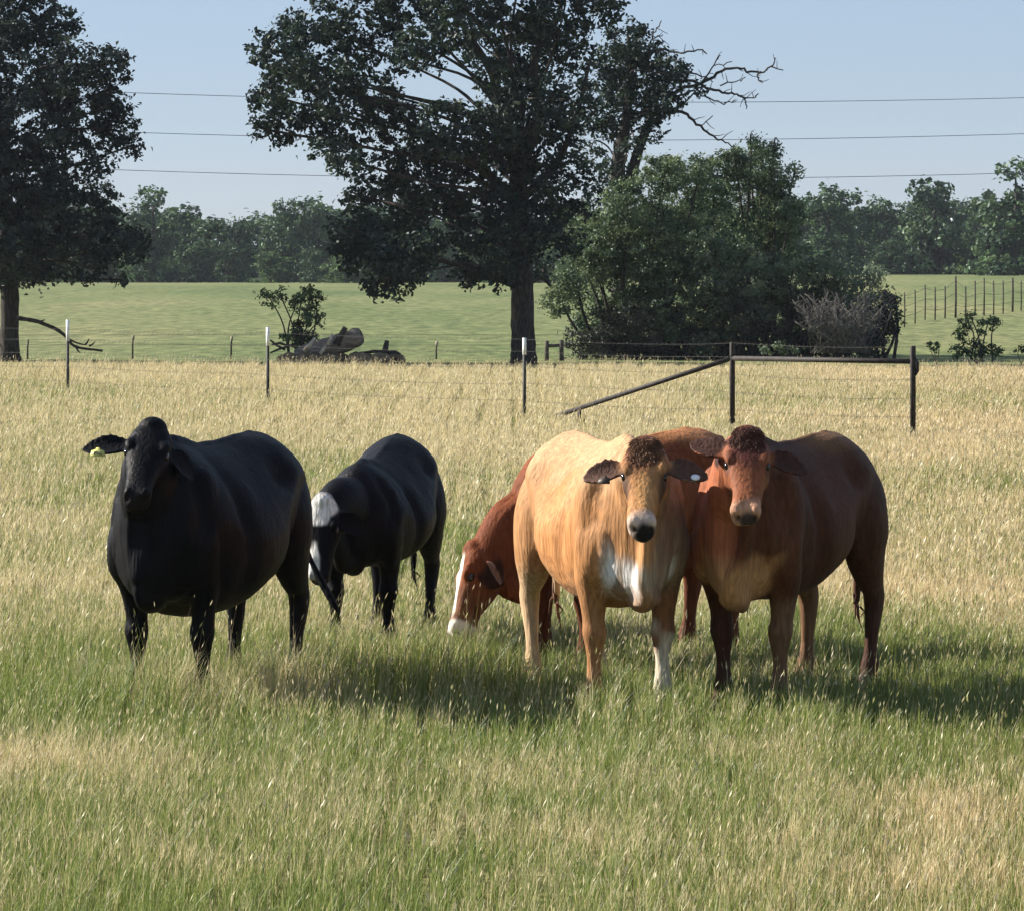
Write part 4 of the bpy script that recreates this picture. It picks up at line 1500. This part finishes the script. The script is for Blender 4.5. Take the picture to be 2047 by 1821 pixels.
def paint_tan(V, H, E):
    nz = vnoise(V * 9, 5) - .5
    n2 = vnoise(V * np.array([5, 5, 2.2]), 6) - .5
    c = np.tile(np.array([.38, .195, .085]), (len(V), 1)) * (1 + .55 * n2)[:, None]
    # paler back and hip, warmer lower side
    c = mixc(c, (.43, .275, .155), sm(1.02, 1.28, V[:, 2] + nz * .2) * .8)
    c = mixc(c, (.40, .175, .06), blob(V + nz[:, None] * .2, (.35, -.26, .78), (.35, .25, .20), .5) * .7)
    c = mixc(c, (.36, .16, .05), blob(V + nz[:, None] * .15, (.1, -.3, 1.08), (.16, .2, .10), .5) * .5)
    # white brisket and dewlap, greyed to put their shade into the coat
    wn = vnoise(V * np.array([9, 16, 5]), 7) - .5
    chest = sm(.56, .68, V[:, 0] + wn * .12) * (1 - sm(.72, .9, V[:, 2] + wn * .3)) * sm(.42, .5, V[:, 2]) * (1 - sm(.15, .22, np.abs(V[:, 1] + wn * .05)))
    c = mixc(c, (.27, .225, .175), chest * .92)
    spots = sm(.18, .26, vnoise(V * np.array([7, 12, 4]), 17) - .45) * chest
    c = mixc(c, (.75, .72, .68), spots)
    grey = sm(.46, .62, V[:, 0] + wn * .15) * sm(-.02, .06, V[:, 1] + wn * .06) * sm(.45, .6, V[:, 2])  # shade of the left chest and neck, painted as a grey coat
    c = mixc(c, (.17, .13, .10), grey * .8 * (1 - chest))
    # legs
    leg = 1 - sm(.52, .70, V[:, 2])
    front = leg * sm(.2, .4, V[:, 0])
    hind = leg * (1 - sm(-.3, -.1, V[:, 0]))
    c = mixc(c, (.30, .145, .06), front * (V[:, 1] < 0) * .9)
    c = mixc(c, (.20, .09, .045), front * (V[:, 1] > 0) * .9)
    wl = (1 - sm(.34, .42, V[:, 2] + nz * .22)) * sm(.2, .4, V[:, 0]) * (V[:, 1] > 0)
    c = mixc(c, (.55, .48, .37), wl * (.8 + nz * .5))
    c = mixc(c, (.50, .36, .22), hind * .8)
    # head
    inhead = blob(H, (.22, 0, -.03), (.36, .17, .20), .15)
    c = mixc(c, (.34, .165, .065), inhead)
    curl = blob(H + nz[:, None] * .05, (.02, 0, .05), (.17, .10, .11), .3)
    c = mixc(c, (.12, .045, .026), curl)
    for sd in (1, -1):
        c = mixc(c, (.045, .027, .021), blob(H + nz[:, None] * .02, (.20, sd * .11, -.01), (.14, .055, .075), .35) * .9)  # dark cheek coat, deepened with painted shade
    c = mixc(c, (.50, .26, .10), blob(H + nz[:, None] * .02, (.30, 0, .06), (.12, .04, .05), .4) * .8)
    for i in (0, 1):
        k, q, t = earmask(V, E, i)
        c = mixc(c, (.085, .045, .032), k)
        c = mixc(c, (.52, .40, .28), k * (1 - sm(-.004, .004, t)) * .9)
    c = face_common(c, V, H, (.014, .012, .013), (.47, .36, .30), nz)
    jaw = blob(H, (.42, 0, -.10), (.06, .06, .035), .4)
    return mixc(c, (.05, .035, .03), jaw * .7)


def paint_bay(V, H, E):
    """The dark red cow at the right."""
    nz = vnoise(V * 9, 8) - .5
    n2 = vnoise(V * np.array([4, 4, 2]), 9) - .5
    c = np.tile(np.array([.058, .020, .009]), (len(V), 1)) * (1 + .4 * n2)[:, None]  # dark brown coat, deepened further to paint in the flank's shade
    c = mixc(c, (.34, .115, .055), sm(.50, .68, V[:, 0] + nz * .08) * sm(.55, .75, V[:, 2]) * (1 - sm(.02, .14, V[:, 1] + nz * .05)))  # orange chest, kept to the sunward side as painted light
    c = mixc(c, (.11, .042, .02), sm(.45, .65, V[:, 0]) * sm(.02, .14, V[:, 1]) * .6)  # shaded left side of the front, painted darker
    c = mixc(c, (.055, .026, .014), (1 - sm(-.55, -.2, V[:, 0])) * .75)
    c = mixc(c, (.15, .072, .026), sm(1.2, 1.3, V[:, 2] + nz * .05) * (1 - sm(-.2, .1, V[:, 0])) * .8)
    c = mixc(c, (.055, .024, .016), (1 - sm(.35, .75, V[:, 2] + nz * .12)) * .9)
    tanb = sm(.62, .72, V[:, 0] + nz * .1) * (1 - sm(.70, .80, V[:, 2] + nz * .15)) * sm(.48, .56, V[:, 2])
    c = mixc(c, (.40, .21, .09), tanb * .9)
    inner = (1 - sm(.02, .16, np.abs(V[:, 1] - .02))) * 0
    c = mixc(c, (.36, .22, .10), ((V[:, 1] < 0) & (V[:, 0] > .2)).astype(float) * 0 + inner)
    shin = (1 - sm(.50, .6, V[:, 2])) * (((V[:, 1] > 0) & (V[:, 0] > .2)) | ((V[:, 1] < 0) & (V[:, 0] < -.3)))
    c = mixc(c, (.17, .095, .05), shin * .8)
    inhead = blob(H, (.22, 0, -.03), (.36, .17, .20), .15)
    c = mixc(c, (.21, .072, .032), inhead)
    c = mixc(c, (.075, .024, .018), blob(H + nz[:, None] * .05, (.06, 0, .05), (.15, .10, .09), .35))
    for sd in (1, -1):
        c = mixc(c, (.07, .03, .02), blob(H, (.17, sd * .11, .01), (.05, .035, .04), .4) * .8)
    for i in (0, 1):
        k, q, t = earmask(V, E, i)
        c = mixc(c, (.05, .022, .016), k)
    return face_common(c, V, H, (.05, .035, .032), (.44, .24, .15), nz)


M_COAT_BLACK = coat_mat("black_coat", 0.0, .52, .3, .07)
M_COAT_BALDY = coat_mat("black_and_white_coat", 0.0, .52, .3, .07)
M_COAT_RED = coat_mat("red_coat", .02, .65, .25, .07)
M_COAT_TAN = coat_mat("tan_coat", .03, .68, .22, .08)
M_COAT_BAY = coat_mat("dark_red_coat", .02, .62, .22, .08)
M_HAIR_TAN = noise_mat("dark_curls", (.08, .036, .02), (.18, .085, .04), 22, .75)
M_HAIR_BAY = noise_mat("bay_forelock", (.055, .02, .013), (.10, .034, .02), 22, .75)

HERD = "cattle standing in the meadow"


def P_(x, y, Y):
    return px(x, y, Y)


build_cow("cow", "black cow at the left facing the camera with a faded yellow tag in its ear", HERD, (-1.486, 19.9), (-.335, -.942), 1.0,
          P_(303, 876, 19.15), (-.10, -.80, -.60), (-.02, -1, .2), paint_black, M_COAT_BLACK, fat=1.17, deep=.08,
          feet=[(0, .0), (.0, -.01), (.05, .02), (-.02, 0)],
          ears=[((.10, 1, -.85), .2), ((.10, -1, -.02), .25)],
          tail=[(-.80, 0, 1.19), (-.875, .02, 1.05), (-.90, .08, .82), (-.88, .20, .58), (-.84, .34, .38)],
          tags=((1, .66, .036, M_TAG_Y, True, 'flag'),), switch=False)
build_cow("cow", "black cow with white forehead lowering its head behind the left black cow's rump", HERD, (-.75, 22.9), (-.20, -.98), .90,
          P_(648, 1016, 21.85), (-.05, -.33, -.94), (-.25, -1, .2), paint_baldy, M_COAT_BALDY, fat=1.10, neck_drop=.16, front_drop=.13,
          ears=[((.25, 1, -.65), .19), ((.25, -1, -.45), .21)], dewlap=.8)
build_cow("cow", "red cow with white face grazing behind the tan cow", HERD, (.647, 21.9), (-.74, -.67), .96,
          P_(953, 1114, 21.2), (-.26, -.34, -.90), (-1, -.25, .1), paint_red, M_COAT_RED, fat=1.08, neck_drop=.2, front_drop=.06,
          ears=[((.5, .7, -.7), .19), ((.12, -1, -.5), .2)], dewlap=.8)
build_cow("cow", "tan cow with dark curly forehead and white muzzle standing before the grazing red cow", HERD, (.435, 19.95), (.25, -.968), 1.0,
          P_(1290, 914, 19.0), (-.05, -.72, -.69), (-.07, -1, .2), paint_tan, M_COAT_TAN, fat=.98, dewlap=2.0, deep=.04,
          feet=[(.03, .0), (.0, .0), (0, 0), (0, 0)],
          ears=[((.02, 1, -.12), .225), ((.10, -1, -.10), .225)],
          forelock=dict(n=2200, mat=M_HAIR_TAN, len=.12, sv=.05),
          tags=((1, .50, .030, M_TAG_D, False, 'flag'), (0, .70, .022, M_TAG_W, False, 'button')))
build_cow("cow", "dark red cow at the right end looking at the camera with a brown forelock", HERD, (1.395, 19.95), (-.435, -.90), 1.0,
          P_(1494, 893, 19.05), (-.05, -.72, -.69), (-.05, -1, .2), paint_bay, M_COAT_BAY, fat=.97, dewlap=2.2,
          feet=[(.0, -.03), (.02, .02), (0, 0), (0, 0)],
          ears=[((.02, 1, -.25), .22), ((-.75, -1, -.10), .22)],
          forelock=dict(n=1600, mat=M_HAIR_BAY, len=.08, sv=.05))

# ------------------------------------------------------------------ meadow grass
def grass():
    r = np.random.default_rng(42)
    VV, QQ, TT, CC = [], [], [], []
    off = 0
    zones = [(12.2, 18, 4200, .0031, .06, .155, .06), (18, 24.5, 3000, .0040, .065, .18, .08), (24.5, 34, 1600, .0056, .065, .17, .09), (34, 52, 800, .0085, .08, .20, .10), (52, 88, 380, .014, .09, .21, .10)]
    G1 = np.array([0.1030, 0.1512, 0.0314])
    G2 = np.array([0.2632, 0.3046, 0.0851])
    D1 = np.array([0.4328, 0.3555, 0.1752])
    D2 = np.array([0.6698, 0.5770, 0.3555])
    for (y0, y1, den, wd, h0, h1, stem) in zones:
        area = (y1 - y0) * (2 * ((y0 + y1) / 2 * .128 * 1.06 + 2.4))
        n = int(den * area)
        y = np.sqrt(r.uniform(y0 * y0, y1 * y1, n))
        if y0 > 80:
            n = int(den * area * .35)
            y = y0 + (y1 - y0) * r.uniform(0, 1, n) ** 1.6
        x = r.uniform(-1, 1, n) * (y * .128 * 1.06 + 2.4)
        # tussocks: pull blades towards random centres
        cell = .13 * ((y0 + y1) * .5 / 20)
        gx, gy = np.floor(x / cell), np.floor(y / (cell * 1.2))
        jx = _hash(gx.astype(np.int64), gy.astype(np.int64), np.zeros(n, np.int64), 5)
        jy = _hash(gx.astype(np.int64), gy.astype(np.int64), np.ones(n, np.int64), 6)
        pull = r.uniform(0, .75, n) * (y0 < 80)
        x = x + ((gx + jx) * cell - x) * pull
        y = y + ((gy + jy) * cell * 1.2 - y) * pull
        d = dryness(x, y)
        tall = .5 + 1.05 * noise2(x / (.5 * y / 20), y / (.7 * y / 20), 31, 2)
        h = r.uniform(h0, h1, n) * tall
        # rank tussocks by the black cow's feet and under the grazing head
        for (tx, ty, tr, ta) in ((-1.75, 18.95, .45, .9), (-1.25, 19.9, .4, .6), (-.35, 20.6, .5, 1.3), (.8, 19.2, .5, .35), (-1.2, 21.5, .5, .6)):
            h = h * (1 + ta * np.exp(-((x - tx) / tr) ** 2 - ((y - ty) / (tr * 1.2)) ** 2))
        is_stem = r.uniform(size=n) < stem
        h = np.where(is_stem, h * r.uniform(1.25, 1.75, n), h)
        dry = r.uniform(size=n) < np.where(is_stem, np.clip(d * 1.1 + .35, 0, .97), np.clip(d * 1.05 - .08, .04, .96))
        t = r.uniform(size=n)[:, None]
        cg = G1 * (1 - t) + G2 * t
        cd = D1 * (1 - t) + D2 * t
        col = np.where(dry[:, None], cd, cg) * r.uniform(.8, 1.2, n)[:, None]
        pink = (noise2(x / (2.5 * y / 20), y / (3.5 * y / 20), 51, 2) - .5)
        col = col * (1 + np.clip(pink, 0, .3)[:, None] * np.array([.35, .0, .05]))
        az = r.uniform(0, 2 * math.pi, n)
        lean = r.uniform(.03, .5, n) * h * np.where(is_stem, .6, 1.0)
        wind = .09 * h
        lx, ly = np.cos(az) * lean + wind, np.sin(az) * lean
        fa = r.uniform(0, math.pi, n)
        wx, wy = np.cos(fa) * wd * .5, np.sin(fa) * wd * .5
        sc = r.uniform(.6, 1.4, n) * np.where(is_stem, .55, 1.0)
        wx, wy = wx * sc, wy * sc
        gz = ground_z(x, y)
        V = np.empty((n, 5, 3))
        V[:, 0] = np.stack([x - wx, y - wy, gz - .01], 1)
        V[:, 1] = np.stack([x + wx, y + wy, gz - .01], 1)
        V[:, 2] = np.stack([x + wx * .8 + lx * .35, y + wy * .8 + ly * .35, gz + h * .6], 1)
        V[:, 3] = np.stack([x - wx * .8 + lx * .35, y - wy * .8 + ly * .35, gz + h * .6], 1)
        V[:, 4] = np.stack([x + lx, y + ly, gz + h * .97], 1)
        k = off + np.arange(n) * 5
        QQ.append(np.stack([k, k + 1, k + 2, k + 3], 1))
        TT.append(np.stack([k + 3, k + 2, k + 4], 1))
        cb = np.repeat(col[:, None], 5, 1)
        VV.append(V.reshape(-1, 3))
        CC.append(cb.reshape(-1, 3))
        off += n * 5
        # seed heads on the stems
        s = np.where(is_stem)[0]
        m = len(s)
        top = V[s, 4]
        dirv = top - (V[s, 2] + V[s, 3]) / 2
        dirv /= np.linalg.norm(dirv, axis=1)[:, None]
        L = r.uniform(.018, .045, m) * np.clip(y[s] / 20, .9, 1.5)
        W = L * r.uniform(.07, .12, m)
        fa = r.uniform(0, math.pi, m)
        side = np.stack([np.cos(fa), np.sin(fa), np.zeros(m)], 1) * W[:, None]
        H4 = np.empty((m, 4, 3))
        H4[:, 0] = top - dirv * L[:, None] * .4
        H4[:, 1] = top + side + dirv * L[:, None] * .1
        H4[:, 2] = top + dirv * L[:, None] * .6
        H4[:, 3] = top - side + dirv * L[:, None] * .1
        k = off + np.arange(m) * 4
        QQ.append(np.stack([k, k + 1, k + 2, k + 3], 1))
        hc = np.where((r.uniform(size=m) < np.clip(d[s] + .25, 0, .95))[:, None], np.array([.60, .52, .32]), np.array([.34, .33, .13])) * r.uniform(.7, 1.15, m)[:, None]
        VV.append(H4.reshape(-1, 3))
        CC.append(np.repeat(hc, 4, 0))
        off += m * 4
    me = mesh_np("meadow_grass", np.concatenate(VV), [np.concatenate(QQ), np.concatenate(TT)], False, np.concatenate(CC))
    o = link("meadow_grass", me, M_GRASS)
    tag(o, "tall mixed green and straw-coloured meadow grass with pale seed heads around the cattle", "grass", kind="stuff")


grass()

# name suffixes stay Blender's own
